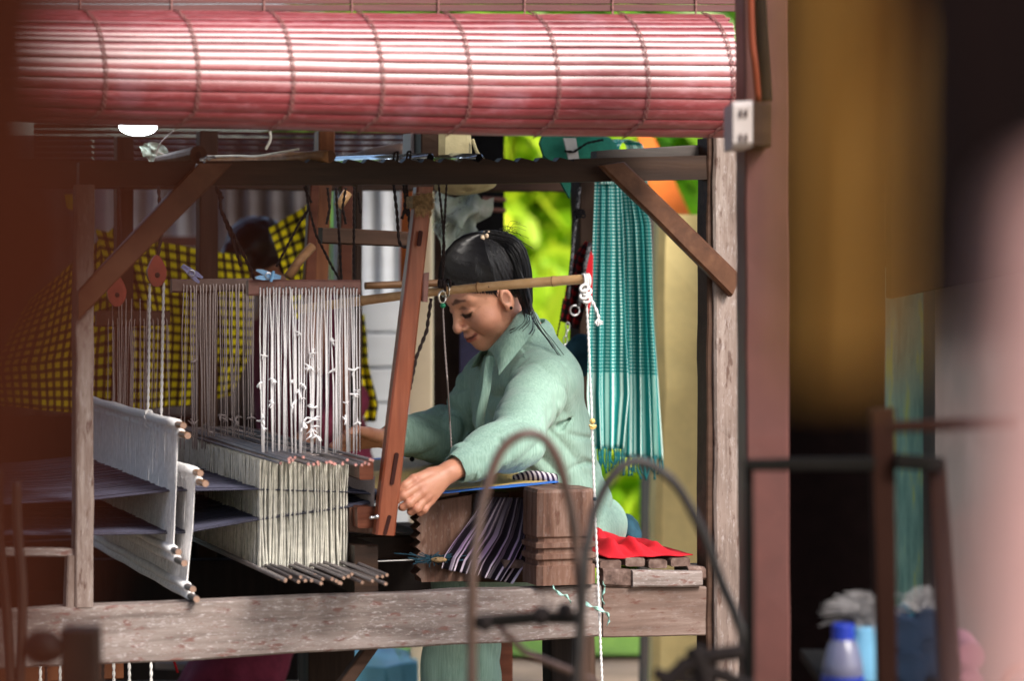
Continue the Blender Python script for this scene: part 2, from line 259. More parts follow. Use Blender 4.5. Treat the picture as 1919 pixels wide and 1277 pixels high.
# ------------------------------------------------------------------ mesh builder
class MB:
    def __init__(s): s.v = []; s.f = []; s.uv = {}; s.n = 0
    def add(s, V, F, UV=None):
        b = s.n; s.v.append(np.asarray(V, float).reshape(-1, 3)); s.n += len(s.v[-1])
        for f in F:
            s.f.append(tuple(b + i for i in f))
        if UV is not None:
            for i, u in enumerate(UV): s.uv[b + i] = u
        return b
    def timber(s, A0, B0, A1, B1, D, seg=12, amp=.0012, c=.003, freq=14):
        # a board: two front corners at the start, two at the end, depth vector D; edges chamfered and slightly uneven
        A0, B0, A1, B1, D = map(lambda x: np.asarray(x, float), (A0, B0, A1, B1, D)); V = []
        for k in range(seg + 1):
            t = k / seg; a = A0 + (A1 - A0) * t; b = B0 + (B1 - B0) * t; e = b - a; el = np.linalg.norm(e); dl = np.linalg.norm(D)
            cc = min(c, el * .2, dl * .2); e_ = e / el * cc; d_ = D / dl * cc
            V += [a + e_, b - e_, b + d_, b + D - d_, b + D - e_, a + D + e_, a + D - d_, a + d_]
        V = np.array(V); V += amp * np.stack([vnoise(V * freq + o) for o in (3, 17, 31)], 1)
        F = []
        for k in range(seg):
            for j in range(8):
                F.append((k * 8 + j, k * 8 + (j + 1) % 8, (k + 1) * 8 + (j + 1) % 8, (k + 1) * 8 + j))
        F.append(tuple(range(7, -1, -1))); F.append(tuple(seg * 8 + j for j in range(8)))
        s.add(V, F); return s
    def tim(s, p, w0, w1, **kw):           # p = four photo points (start pair, end pair) on loom plane w0
        q = [Q(x, y, w0) for x, y in p]; return s.timber(q[0], q[1], q[2], q[3], (w1 - w0) * W, **kw)
    def dtim(s, p, d0, d1, **kw):
        q = [R(x, y, d0) for x, y in p]; return s.timber(q[0], q[1], q[2], q[3], (0, d1 - d0, 0), **kw)
    def lbox(s, s0, s1, w0, w1, z0, z1, **kw):
        return s.timber(LW(s0, w0, z0), LW(s0, w0, z1), LW(s1, w0, z0), LW(s1, w0, z1), (w1 - w0) * W, **kw)
    def poly(s, P, D, UV=None):            # outline extruded by D
        P = np.array(P, float); n = len(P); V = np.concatenate([P, P + np.asarray(D)])
        s.add(V, [tuple(range(n - 1, -1, -1)), tuple(range(n, 2 * n))] + [(i, (i + 1) % n, n + (i + 1) % n, n + i) for i in range(n)]); return s
    def tube(s, P, r, n=8, cap=True):
        P = np.array(P, float); m = len(P); r = np.full(m, r) if np.isscalar(r) else np.asarray(r, float)
        T = np.gradient(P, axis=0); T /= np.linalg.norm(T, axis=1)[:, None] + 1e-12
        up = np.array([0, 0, 1.]) if abs(T[0, 2]) < .9 else np.array([1., 0, 0]); V = []
        N = np.cross(T[0], up); N /= np.linalg.norm(N)
        for i in range(m):
            N = N - T[i] * (N @ T[i]); N /= np.linalg.norm(N) + 1e-12; B = np.cross(T[i], N)
            for j in range(n):
                a = 2 * math.pi * j / n; V.append(P[i] + r[i] * (math.cos(a) * N + math.sin(a) * B))
        F = [(i * n + j, (i + 1) * n + j, (i + 1) * n + (j + 1) % n, i * n + (j + 1) % n) for i in range(m - 1) for j in range(n)]
        if cap: F.append(tuple(range(n))); F.append(tuple((m - 1) * n + j for j in range(n - 1, -1, -1)))
        s.add(V, F); return s
    def rope(s, P, r, pitch=None, strands=2, n=5):
        P = resample(np.array(P, float), max(6, int(plen(P) / (r * 1.1)))); pitch = pitch or r * 9
        T = np.gradient(P, axis=0); T /= np.linalg.norm(T, axis=1)[:, None]; up = np.array([0.3, 1., .1]); N = np.cross(T, up); N /= np.linalg.norm(N, axis=1)[:, None]; B = np.cross(T, N)
        d = np.concatenate([[0], np.cumsum(np.linalg.norm(np.diff(P, axis=0), axis=1))])
        for k in range(strands):
            a = d / pitch * 2 * math.pi + k * 2 * math.pi / strands
            s.tube(P + r * .5 * (np.cos(a)[:, None] * N + np.sin(a)[:, None] * B), r * .62, n)
        return s
    def sheet(s, P, uv=None, thick=0.):    # P[nv][nu] grid of points
        P = np.array(P, float); nv, nu = P.shape[:2]
        UV = [(0., 0.)] * (nu * nv) if uv is None else [tuple(x) for x in np.array(uv).reshape(-1, 2)]
        F = [(j * nu + i, j * nu + i + 1, (j + 1) * nu + i + 1, (j + 1) * nu + i) for j in range(nv - 1) for i in range(nu - 1)]
        if thick:
            du = np.gradient(P, axis=1); dv = np.gradient(P, axis=0); Nn = np.cross(du, dv); Nn /= np.linalg.norm(Nn, axis=2)[..., None] + 1e-12
            P2 = P + Nn * thick; o = nu * nv; F2 = [tuple(o + i for i in f[::-1]) for f in F]
            edge = [(i) for i in range(nu)] + [(j * nu + nu - 1) for j in range(1, nv)] + [((nv - 1) * nu + i) for i in range(nu - 2, -1, -1)] + [(j * nu) for j in range(nv - 2, 0, -1)]
            Fe = [(edge[k], o + edge[k], o + edge[(k + 1) % len(edge)], edge[(k + 1) % len(edge)]) for k in range(len(edge))]
            s.add(np.concatenate([P.reshape(-1, 3), P2.reshape(-1, 3)]), F + F2 + Fe, UV + UV)
        else: s.add(P.reshape(-1, 3), F, UV)
        return s
    def ball(s, c, r, n=10, m=7):
        c = np.asarray(c, float); r = np.array([r] * 3 if np.isscalar(r) else r); V = [c + r * (0, 0, 1)]; 
        for i in range(1, m):
            for j in range(n):
                a = math.pi * i / m; b = 2 * math.pi * j / n; V.append(c + r * (math.sin(a) * math.cos(b), math.sin(a) * math.sin(b), math.cos(a)))
        V.append(c - r * (0, 0, 1)); F = [(0, 1 + j, 1 + (j + 1) % n) for j in range(n)]
        for i in range(m - 2): F += [(1 + i * n + j, 1 + (i + 1) * n + j, 1 + (i + 1) * n + (j + 1) % n, 1 + i * n + (j + 1) % n) for j in range(n)]
        e = len(V) - 1; F += [(e, e - n + (j + 1) % n, e - n + j) for j in range(n)]; s.add(V, F); return s
    def torus(s, c, Rr, r, ax1, ax2, n=24, m=8, a0=0, a1=2 * math.pi):
        c = np.asarray(c, float); P = [c + Rr * (math.cos(a) * np.asarray(ax1) + math.sin(a) * np.asarray(ax2)) for a in np.linspace(a0, a1, n)]
        return s.tube(P, r, m)
def plen(P): P = np.array(P, float); return np.linalg.norm(np.diff(P, axis=0), axis=1).sum()
def resample(P, n):
    P = np.array(P, float); d = np.concatenate([[0], np.cumsum(np.linalg.norm(np.diff(P, axis=0), axis=1))]); t = np.linspace(0, d[-1], n)
    return np.stack([np.interp(t, d, P[:, k]) for k in range(P.shape[1])], 1)
def spline(P, n=24):                      # Catmull-Rom through the points
    P = np.array(P, float); P = np.concatenate([[2 * P[0] - P[1]], P, [2 * P[-1] - P[-2]]]); out = []
    m = len(P) - 3
    for t in np.linspace(0, m - 1e-6, n):
        i = int(t); f = t - i; a, b, c, d = P[i:i + 4]
        out.append(.5 * ((2 * b) + (c - a) * f + (2 * a - 5 * b + 4 * c - d) * f * f + (3 * b - a - 3 * c + d) * f ** 3))
    return np.array(out)
def world_origin(o):
    v = np.zeros(3)
    while o is not None: v = v + np.array(o.location); o = o.parent
    return v
def obj(name, mb, mat, parent=None, smooth=False, label=None, kind=None, origin=None):
    V = np.concatenate(mb.v); 
    if parent is None and origin is None:
        org = np.array([(V[:, 0].min() + V[:, 0].max()) / 2, (V[:, 1].min() + V[:, 1].max()) / 2, V[:, 2].min()])
    else: org = world_origin(parent) if origin is None else np.asarray(origin)
    me = bpy.data.meshes.new(name); me.from_pydata((V - org).tolist(), [], mb.f)
    if mb.uv:
        ul = me.uv_layers.new(name="UVMap"); li = np.zeros(len(me.loops), int); me.loops.foreach_get("vertex_index", li)
        tab = np.zeros((len(V), 2)); 
        for i, u in mb.uv.items(): tab[i] = u
        ul.data.foreach_set("uv", tab[li].ravel())
    me.materials.append(mat); 
    if smooth: me.polygons.foreach_set("use_smooth", [True] * len(me.polygons))
    me.update()
    o = bpy.data.objects.new(name, me); COL.objects.link(o)
    if parent is not None: o.parent = parent
    else: o.location = org
    if label: o['label'] = label
    if kind: o['kind'] = kind
    return o
def tag(o, label, cat, group=None):
    o['label'] = label; o['category'] = cat
    if group: o['group'] = group
    return o
def thing(name, label, cat, loc, group=None):
    o = bpy.data.objects.new(name, None); COL.objects.link(o); o.location = tuple(float(x) for x in loc); o.empty_display_size = .05; return tag(o, label, cat, group)
def struct(name, mb, mat, smooth=False): o = obj(name, mb, mat, smooth=smooth); o['kind'] = 'structure'; return o

# ------------------------------------------------------------------ signed distance modelling (for cloth and skin)
def smin(a, b, k): h = np.clip(.5 + .5 * (b - a) / k, 0, 1); return b + (a - b) * h - k * h * (1 - h)
def smax(a, b, k): return -smin(-a, -b, k)
def sd_ball(p, c, r): return np.linalg.norm(p - c, axis=1) - r
def sd_ell(p, c, r):
    q = p - c; k0 = np.linalg.norm(q / r, axis=1); k1 = np.linalg.norm(q / (np.array(r) ** 2), axis=1); return k0 * (k0 - 1) / (k1 + 1e-9)
def sd_cap(p, a, b, ra, rb):
    a = np.asarray(a, float); b = np.asarray(b, float); ba = b - a; h = np.clip(((p - a) @ ba) / (ba @ ba), 0, 1); return np.linalg.norm(p - a - h[:, None] * ba, axis=1) - (ra + (rb - ra) * h)
def sd_chain(p, P, r, k=.01):
    d = None
    for i in range(len(P) - 1):
        e = sd_cap(p, P[i], P[i + 1], r[i], r[i + 1]); d = e if d is None else smin(d, e, k)
    return d
def isosurface(f, lo, hi, h, slack=1.0):
    # surface nets, evaluated only in the blocks near the surface
    lo = np.asarray(lo, float); hi = np.asarray(hi, float); B = 8; nb = np.ceil((hi - lo) / (h * B)).astype(int)
    g = np.stack(np.meshgrid(*[np.arange(n) for n in nb], indexing='ij'), -1).reshape(-1, 3)
    d = f(lo + (g + .5) * h * B); g = g[np.abs(d) < h * B * .87 * 1.25 * slack + .004]
    loc = np.stack(np.meshgrid(*[np.arange(B + 1)] * 3, indexing='ij'), -1).reshape(-1, 3)
    nbk = len(g); val = np.empty((nbk, (B + 1) ** 3))
    for i in range(0, nbk, 400):
        gi = g[i:i + 400]; P = lo + ((gi[:, None, :] * B + loc[None]) * h); val[i:i + 400] = f(P.reshape(-1, 3)).reshape(len(gi), -1)
    val = val.reshape(nbk, B + 1, B + 1, B + 1); N = nb * B + 2
    def gid(ijk): return (ijk[..., 0] * N[1] + ijk[..., 1]) * N[2] + ijk[..., 2]
    ins = val < 0; cnr = [(a, b, c) for a in (0, 1) for b in (0, 1) for c in (0, 1)]
    sub = lambda A, c: A[:, c[0]:B + c[0], c[1]:B + c[1], c[2]:B + c[2]]
    cnt = sum(sub(ins, c).astype(int) for c in cnr); act = np.argwhere((cnt > 0) & (cnt < 8))
    bi = act[:, 0]; cell = g[bi] * B + act[:, 1:]; acc = np.zeros((len(act), 3)); num = np.zeros(len(act))
    cv = {c: val[bi, act[:, 1] + c[0], act[:, 2] + c[1], act[:, 3] + c[2]] for c in cnr}
    for ax in range(3):
        for c in cnr:
            if c[ax]: continue
            e = list(c); e[ax] = 1; a, b = cv[c], cv[tuple(e)]; x = (a < 0) != (b < 0); t = np.where(x, a / np.where(x, a - b, 1), 0)
            off = np.tile(np.array(c, float), (len(act), 1)); off[:, ax] += t; acc += off * x[:, None]; num += x
    V = lo + (cell + acc / num[:, None]) * h; ids = gid(cell); o = np.argsort(ids); ids_s = ids[o]
    def look(c):
        k = gid(c); j = np.searchsorted(ids_s, k); j = np.clip(j, 0, len(ids_s) - 1); return np.where(ids_s[j] == k, o[j], -1)
    Fs = []
    for ax in range(3):
        a = ins[:, :B, :B, :B]; b = [slice(0, B)] * 3; b[ax] = slice(1, B + 1); b = ins[(slice(None), *b)]
        e = np.argwhere(a != b); p = g[e[:, 0]] * B + e[:, 1:]; u, v = (ax + 1) % 3, (ax + 2) % 3
        q = [p.copy() for _ in range(4)]; q[1][:, u] -= 1; q[2][:, u] -= 1; q[2][:, v] -= 1; q[3][:, v] -= 1
        F = np.stack([look(x) for x in q], 1); fl = ins[e[:, 0], e[:, 1], e[:, 2], e[:, 3]]; F = np.where(fl[:, None], F, F[:, ::-1]); Fs.append(F[(F >= 0).all(1)])
    return V, np.concatenate(Fs)
def solid(name, f, lo, hi, h, mat, parent=None, tint=None, post=None, slack=1.0, label=None):
    V, F = isosurface(f, lo, hi, h, slack)
    if post: V = post(V)
    mb = MB(); mb.v = [V]; mb.n = len(V); mb.f = F.tolist(); o = obj(name, mb, mat, parent, smooth=True, label=label)
    if tint is not None:
        a = o.data.color_attributes.new("tint", 'FLOAT_COLOR', 'POINT'); a.data.foreach_set("color", np.concatenate([tint(V), np.ones((len(V), 1))], 1).ravel().astype(np.float32))
    return o

# ================================================================== SETTING
def quad(P, UV=None): m = MB(); m.add(P, [(0, 1, 2, 3)], UV); return m
G = 120
m = MB(); m.sheet([[(-G, -20, 0), (G, -20, 0)], [(-G, 160, 0), (G, 160, 0)]]); struct('ground', m, M['soil'])
m = MB(); m.sheet([[(-G, 9.6, .02), (G, 9.6, .02)], [(-G, 150, .02), (G, 150, .02)]]); struct('lawn', m, M['grass'])

def slab(name, x0, x1, y0, y1, z0, z1, mat):
    m = MB(); m.poly([(x0, y0, z0), (x1, y0, z0), (x1, y1, z0), (x0, y1, z0)], (0, 0, z1 - z0)); return struct(name, m, mat)
m = MB(); m.poly([(-5, -5, 2.75), (1.0, -5, 2.75), (1.0, .0, 2.75), (3, .0, 2.75), (3, 2.3, 2.75), (-5, 2.3, 2.75)], (0, 0, .1)); struct('unseen_porch_shade', m, M['roof'])  # unseen roof, added and notched: shades the near cloths, leaves the pink post sunlit
P = [LW(-3.2, -.45, 2.35), LW(1.1, -.45, 2.35), LW(1.1, 2.6, 2.75), LW(-3.2, 2.6, 2.75)]
m = MB(); m.poly(P, (0, 0, .05)); struct('unseen_shade_roof', m, M['roof'])  # unseen roof added to shade the loom, right end shortened to let sun past
m = MB(); m.poly([LW(-3.1, -.2, 0), LW(-3.1, 2.6, 0), LW(-3.1, 2.6, 2.8), LW(-3.1, -.2, 2.4)], .05 * L); struct('unseen_side_blocker', m, M['ddark'])  # unseen wall added to keep side light out of the interior

# back wall of corrugated sheet, each sheet a panel
def corr(px0, px1, py0, py1, d, mat, n, amp=.012, name='corrugated_sheet', par=None):
    a, b = R(px0, py0, d), R(px1, py1, d); xs = np.linspace(a[0], b[0], n * 8 + 1)
    ys = d + amp * np.cos(np.arange(n * 8 + 1) / 8 * 2 * math.pi)
    m = MB(); m.sheet([[(x, y, z) for x, y in zip(xs, ys)] for z in (a[2], b[2])], thick=.004); return obj(name, m, mat, par, smooth=True)
bw = thing('metal_wall', 'pale corrugated metal wall behind the looms, brownish at its left end', 'wall', R(460, 1200, 8.6))
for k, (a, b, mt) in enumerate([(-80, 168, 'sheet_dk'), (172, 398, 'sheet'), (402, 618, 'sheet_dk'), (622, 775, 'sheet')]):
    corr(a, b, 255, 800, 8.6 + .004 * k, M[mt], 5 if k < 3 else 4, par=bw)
# horizontal boards below, pale
for k in range(7):
    y = 560 + k * 66; m = MB(); m.dtim([(560, y), (560, y + 62), (812, y), (812, y + 62)], 8.52, 8.56, seg=4); obj('wall_board', m, M['sheet'], bw)
m = MB(); m.dtim([(-80, 780), (-80, 1280), (560, 780), (560, 1280)], 8.55, 8.62, seg=4); obj('lower_wall', m, M['ddark'], bw)
m = MB(); m.dtim([(240, 443), (240, 462), (380, 443), (380, 462)], 8.45, 8.5, seg=4); obj('wall_rail', m, M['board'], bw)

def post(name, pts, d0, d1, mat, label, cat='post', group=None, **kw):
    m = MB(); m.dtim(pts, d0, d1, **kw); return tag(obj(name, m, mat), label, cat, group)
post('cream_post', [(762, 300), (808, 300), (770, 1330), (812, 1330)], 8.1, 8.3, M['cream_post'], 'cream painted post behind the reddish loom arm', amp=.002)
post('timber_post', [(812, 240), (868, 240), (812, 1330), (862, 1330)], 7.75, 7.9, M['brownz'], 'dark brown timber post right behind the weaver\'s face')
post('orange_strip_post', [(752, 330), (775, 330), (748, 540), (770, 540)], 7.95, 8.0, M['orange'], 'narrow orange strip between pale sheet and cream post', 'strip')
post('concrete_post', [(1236, 402), (1332, 402), (1222, 1380), (1326, 1380)], 7.9, 8.2, M['concrete'], 'broad beige weathered concrete post behind the bench', amp=.006, c=.02)
post('slim_concrete_post', [(1204, 385), (1236, 385), (1200, 1380), (1226, 1380)], 8.6, 8.7, M['plaster'], 'slim grey green post beside the broad beige one', amp=.004)
post('white_house_post', [(1382, 200), (1470, 200), (1382, 935), (1470, 935)], 8.8, 9.0, M['sheet'], 'white post glimpsed in the slit behind the red brown post')
m = MB(); m.poly([R(x, y, 9.2) for x, y in [(1195, 250), (1222, 250), (1300, 415), (1262, 430), (1215, 345)]], (0, .03, 0)); tag(obj('orange_tarp', m, M['orange']), 'orange tarp slanting behind the right loom brace', 'tarp')
m = MB(); m.poly([R(x, y, 7.7) for x, y in [(862, 235), (945, 235), (945, 620), (928, 700), (862, 700)]], (0, .05, 0)); tag(obj('black_curtain', m, M['black']), 'black cloth hanging beside the bright green garden', 'curtain')
m = MB(); m.poly([R(x, y, 7.66) for x, y in [(862, 590), (905, 600), (905, 760), (862, 790)]], (0, .03, 0)); tag(obj('indigo_cloth', m, plain('indigo_cloth', (.03, .028, .06), .8)), 'dim indigo cloth hanging below the weaver\'s chin', 'cloth')
for k, y in enumerate((368, 388)):
    m = MB(); m.dtim([(905, y), (905, y + 7), (948, y + 3), (948, y + 10)], 7.6, 7.63, seg=3); tag(obj('wooden_lath', m, M['board']), 'thin pinkish lath on the black cloth, %s of two' % ('upper' if k == 0 else 'lower'), 'lath', 'laths on the black cloth')
# dark room, window and stained wall at the right
m = MB(); m.dtim([(1455, -60), (1455, 1400), (1682, -60), (1682, 1400)], 7.6, 7.7, seg=4); struct('dark_doorway_fill', m, M['void'])  # slab whose near-black colour stands in for the unlit room
m = MB(); m.dtim([(1670, -160), (1670, 560), (2300, -160), (2300, 430)], 6.7, 6.8, seg=4); struct('dark_cover_slab', m, M['void'])  # black slab added to cover the bright top of the wall behind
m = MB(); m.dtim([(1660, 500), (1660, 1400), (1790, 500), (1790, 1400)], 7.2, 7.22, seg=4); tag(obj('teal_curtain', m, M['tealwin']), 'sunlit teal green curtain in the gap left of the stained wall', 'curtain')
m = MB(); m.dtim([(1752, -60), (1752, 1400), (2080, -60), (2080, 1400)], 6.9, 7.1, seg=10, amp=.004); struct('stained_wall', m, M['plaster'])

# garden
def leaf_bush(name, cx0, cx1, cy0, cy1, d0, d1, n, size, mat, label, cat='shrub', long=2.2, group=None, seed=1, stems=5):
    r = np.random.default_rng(seed); base = R((cx0 + cx1) / 2, (cy0 + cy1) / 2, (d0 + d1) / 2); base[2] = 0
    root = thing(name, label, cat, base, group)
    d = r.uniform(d0, d1, n); cl = r.uniform(0, 1, (n // 14 + 1, 3)); idx = r.integers(0, len(cl), n)
    px = cx0 + (cx1 - cx0) * (cl[idx, 0] + r.normal(0, .05, n)); py = cy0 + (cy1 - cy0) * (cl[idx, 1] + r.normal(0, .05, n)); 
    V = []; F = []; T = []
    for i in range(n):
        c = R(px[i], py[i], d[i]); 
        if c[2] < .05: c[2] = .05 + r.uniform(0, .2)
        a = r.normal(0, 1, 3); a[2] -= .3; a /= np.linalg.norm(a); b = np.cross(a, r.normal(0, 1, 3)); b /= np.linalg.norm(b); nn = np.cross(a, b)
        s_ = size * r.uniform(.6, 1.4); w = s_ / long; t = len(V)
        V += [c - a * s_, c + b * w - a * s_ * .2, c + b * w * .7 + a * s_ * .5, c + a * s_ - nn * s_ * .15, c - b * w * .7 + a * s_ * .5, c - b * w - a * s_ * .2]
        F += [(t, t + 1, t + 2, t + 3), (t, t + 3, t + 4, t + 5)]; tv = min(1, max(0, cl[idx[i], 2] + r.normal(0, .15))); T += [tv] * 6
    m = MB(); m.add(V, F); o = obj('foliage', m, mat, root, kind='stuff')
    at = o.data.color_attributes.new("tint", 'FLOAT_COLOR', 'POINT'); at.data.foreach_set("color", np.repeat(np.array(T)[:, None], 4, 1).ravel().astype(np.float32))
    m = MB()
    for k in range(stems):
        x = r.uniform(cx0, cx1); p = R(x, cy0 + (cy1 - cy0) * .3, (d0 + d1) / 2); q = p.copy(); q[2] = 0; q[0] += r.uniform(-.2, .2); m.tube([q, (p + q) / 2 + r.normal(0, .04, 3), p], [.03, .022, .012], 6)
    obj('stem', m, M['brownz'], root, smooth=True)
    return root
leaf_bush('garden_shrub', 900, 1160, 180, 800, 13, 15, 3000, .12, M['leaf_lime'], 'bright lime green shrub left of the back loom post', seed=2)
leaf_bush('garden_shrub', 1060, 1420, 180, 430, 15.5, 17.5, 1500, .17, M['leaf_green'], 'broad leaved green tree above the beige post', 'tree', seed=3)
leaf_bush('garden_shrub', 960, 1300, 560, 1340, 12, 14, 3000, .11, M['leaf_lime'], 'low yellow green shrub below the teal scarf', seed=4)
leaf_bush('banana_plant', 860, 1560, 120, 700, 19, 22, 1400, .32, M['leaf_pale'], 'tall pale leaved plant farthest back in the garden', 'plant', long=4, seed=5)
leaf_bush('garden_shrub', 1370, 1480, 900, 1120, 11, 12, 220, .12, M['leaf_green'], 'small green shrub seen in the slit behind the red brown post', seed=6, stems=2)
leaf_bush('garden_shrub', 560, 1010, 1150, 1400, 11, 12, 900, .09, M['leaf_green'], 'low green plants under the loom beam', seed=8, stems=3)
leaf_bush('hedge', 600, 1900, -100, 1150, 24, 27, 7000, .3, M['leaf_green'], 'tall green hedge closing off the garden', 'hedge', seed=9)

# ================================================================== BLIND
dw = -.38
sx0, sx1 = sof(-330, dw), sof(1388, dw)
zt = Q(960, 18, dw)[2]; zb = Q(960, 257, dw)[2]; Hh = (zt - zb)
_sx = [sof(x, dw) for x in (-330, 260, 960, 1388)]; _zt = [Q(x, y, dw)[2] for x, y in ((-330, 8), (260, 13), (960, 18), (1388, 20))]; _zb = [Q(x, y, dw)[2] for x, y in ((-330, 215), (260, 237), (960, 256), (1388, 259))]
def warpz(s_, z): t = (zt - z) / Hh; return float(np.interp(s_, _sx, _zt) * (1 - t) + np.interp(s_, _sx, _zb) * t)
prof = []                                  # (t down 0..1, bulge toward the viewer)
def bulge(t):                              # t=0 top .. 1 bottom
    c = .60
    return .105 * math.sqrt(max(0, 1 - ((c - t) / c) ** 2)) if t < c else .105 * (max(0, 1 - ((t - c) / .425) ** 2)) ** .5 
ys = [18, 21, 25, 29.5, 37, 47.5, 61, 74, 87, 103, 121, 142, 162, 184, 204, 223, 240, 254]
rb = thing('bamboo_blind', 'large rolled red bamboo blind hanging above the loom, its slats gleaming', 'blind', LW((sx0 + sx1) / 2, dw, zb))
def bpt(t, out=0.):
    e = .01; b = bulge(t); b2 = bulge(min(1, t + e)); b1 = bulge(max(0, t - e)); dz = -2 * e * Hh; db = b2 - b1; n = np.array([-dz, 0]); nl = math.hypot(dz, db) + 1e-9
    # outward normal in (toward viewer, z)
    nv, nz = (-dz) / nl, db / nl
    return b + out * nv, zt - t * Hh + out * nz
NS = 44
def slat_mesh(t0, t1, x0, x1, th=.004, seed=0):
    m = MB(); rows = []; g = (t1 - t0) * .05
    tt = [t0 + g, (t0 * 3 + t1) / 4, (t0 + t1) / 2, (t0 + 3 * t1) / 4, t1 - g]; outs = [.0002, .0013, .0015, .0013, .0002]
    for t, o_ in zip(tt, outs):
        b, z = bpt(t, o_); row = []
        for i in range(NS + 1):
            s_ = x0 + (x1 - x0) * i / NS; wv = .0012 * vnoise(np.array([[s_ * 3, seed * 3.7, 0]]))[0] + .0005 * vnoise(np.array([[s_ * 18, seed * 3.7, t * 9]]))[0]; row.append(LW(s_, dw - b - wv * .6 + .1, warpz(s_, z) + wv))
        rows.append(row)
    m.sheet(rows, thick=.0); 
    inner = []                             # back side
    for t in (tt[0], tt[-1]):
        b, z = bpt(t, -th)
        inner.append([LW(x0 + (x1 - x0) * i / NS, dw - b + .1, warpz(x0 + (x1 - x0) * i / NS, z)) for i in range(NS + 1)])
    m.sheet([inner[0], rows[0]]); m.sheet([rows[-1], inner[1]])
    for row_i in (0, -1):
        a = [r[row_i] for r in rows] + [inner[1][row_i], inner[0][row_i]]; m.add(a, [tuple(range(len(a)))])
    return m
for k in range(len(ys) - 1):
    t0, t1 = (ys[k] - 18) / 239, (ys[k + 1] - 18) / 239
    e = random.uniform(-.006, .006)
    obj('slat', slat_mesh(t0, t1, sx0, sx1 + e, seed=k), M['slat'] if k < 15 else M['slat'], rb, smooth=True)
m = MB(); cor = [LW(sx0, dw - bulge(t) * .93 + .1, zt - t * Hh * .985 - .003) for t in np.linspace(0, .985, 24)] + [LW(sx0, dw + .1 + .10, zb + .012), LW(sx0, dw + .1 + .12, zb + Hh * .5), LW(sx0, dw + .2, zt - .004)]
V_ = []
for s_ in (sx0, _sx[1], _sx[2], sx1 - .004): V_ += [LW(s_, (c_ - O) @ W, warpz(s_, c_[2])) for c_ in cor]
n_ = len(cor); m.add(V_, [(i * n_ + j, i * n_ + (j + 1) % n_, (i + 1) * n_ + (j + 1) % n_, (i + 1) * n_ + j) for i in range(3) for j in range(n_)] + [tuple(range(n_)), tuple(3 * n_ + j for j in range(n_))]); obj('dark_roll_filler', m, M['slat_dk'], rb)  # filler added inside the roll to block light and keep slat gaps dark
# hanging sheet of slats above the roll
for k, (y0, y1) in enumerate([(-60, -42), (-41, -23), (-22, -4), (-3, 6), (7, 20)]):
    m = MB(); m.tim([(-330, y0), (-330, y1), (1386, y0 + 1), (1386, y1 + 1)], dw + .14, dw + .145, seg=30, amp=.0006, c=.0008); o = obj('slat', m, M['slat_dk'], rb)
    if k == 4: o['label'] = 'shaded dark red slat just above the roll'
chx = [20, 187, 360, 537, 705, 870, 1035, 1203, 1362]
for cx in chx:
    m = MB(); s0 = sof(cx, dw); Pl = []
    for i, t in enumerate(np.linspace(0, .985, 70)):
        b, z = bpt(t, .0045); ss = s0 + .012 * math.sin((t - .1) * 3.0) - .012 * (t < .12) * (1 - t / .12) - .030 * max(0, t - .85) / .15; Pl.append((ss, b, z, t))
    for ph in (0, math.pi):
        m.tube([LW(a + .0040 * math.sin(i * 1.05 + ph), dw - b - .001 * math.cos(i * 1.05 + ph) + .1, warpz(a, z)) for i, (a, b, z, t) in enumerate(Pl)], .0011, 4)
    m.rope([LW(s0 - .012, dw + .137, zt + .12), LW(s0 - .012, dw + .137, zt - .01)], .0022)
    obj('cord', m, M['blindcord'], rb, smooth=True)
# a second dark blind far back, and its ties
r2 = thing('bamboo_blind', 'dark maroon blind rolled up behind the loom rail, in the shade', 'blind', R(450, 300, 7.9))
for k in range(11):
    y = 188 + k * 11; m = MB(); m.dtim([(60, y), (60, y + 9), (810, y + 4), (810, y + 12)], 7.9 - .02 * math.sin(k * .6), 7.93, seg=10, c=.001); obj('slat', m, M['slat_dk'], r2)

# ================================================================== LOOM FRAME
lz = thing('loom', 'large old wooden floor loom with weathered grey brown beams', 'loom', LW(-.1, .6, 0))
def part(name, mat, fn, parent=lz, label=None, smooth=False): m = MB(); fn(m); return obj(name, m, mat, parent, label=label, smooth=smooth)
part('side_beam', M['beam'], lambda m: m.tim([(-160, 1153), (-160, 1266), (1128, 1096), (1128, 1195)], 0, .05, seg=40, amp=.003, c=.004, freq=9), label='speckled weathered front beam')
part('side_beam', M['endgrain'], lambda m: m.tim([(1130, 1099), (1130, 1196), (1330, 1100), (1330, 1193)], .004, .05, seg=12, amp=.002), label='brown right end of the front beam')
part('corner_post', M['postgrey'], lambda m: m.tim([(1338, 250), (1388, 250), (1342, 1420), (1396, 1420)], -.012, .06, seg=40, amp=.003, c=.005, freq=12), label='bleached right hand corner post')
part('corner_post', M['browns'], lambda m: m.tim([(1326, 258), (1337, 258), (1324, 1300), (1340, 1300)], .0, .06, seg=30, amp=.002))
part('corner_post', M['postgrey'], lambda m: m.tim([(144, 345), (179, 345), (141, 1139), (175, 1139)], -.004, .045, seg=24, amp=.002), label='thin grey brown post standing on the beam')
part('post_cleat', M['postgrey'], lambda m: m.tim([(128, 1043), (142, 1043), (124, 1139), (140, 1139)], .0, .04, seg=5, amp=.002))
part('short_rail', M['beam'], lambda m: m.tim([(-90, 1028), (-90, 1044), (142, 1030), (142, 1046)], .01, .04, seg=9, amp=.002))
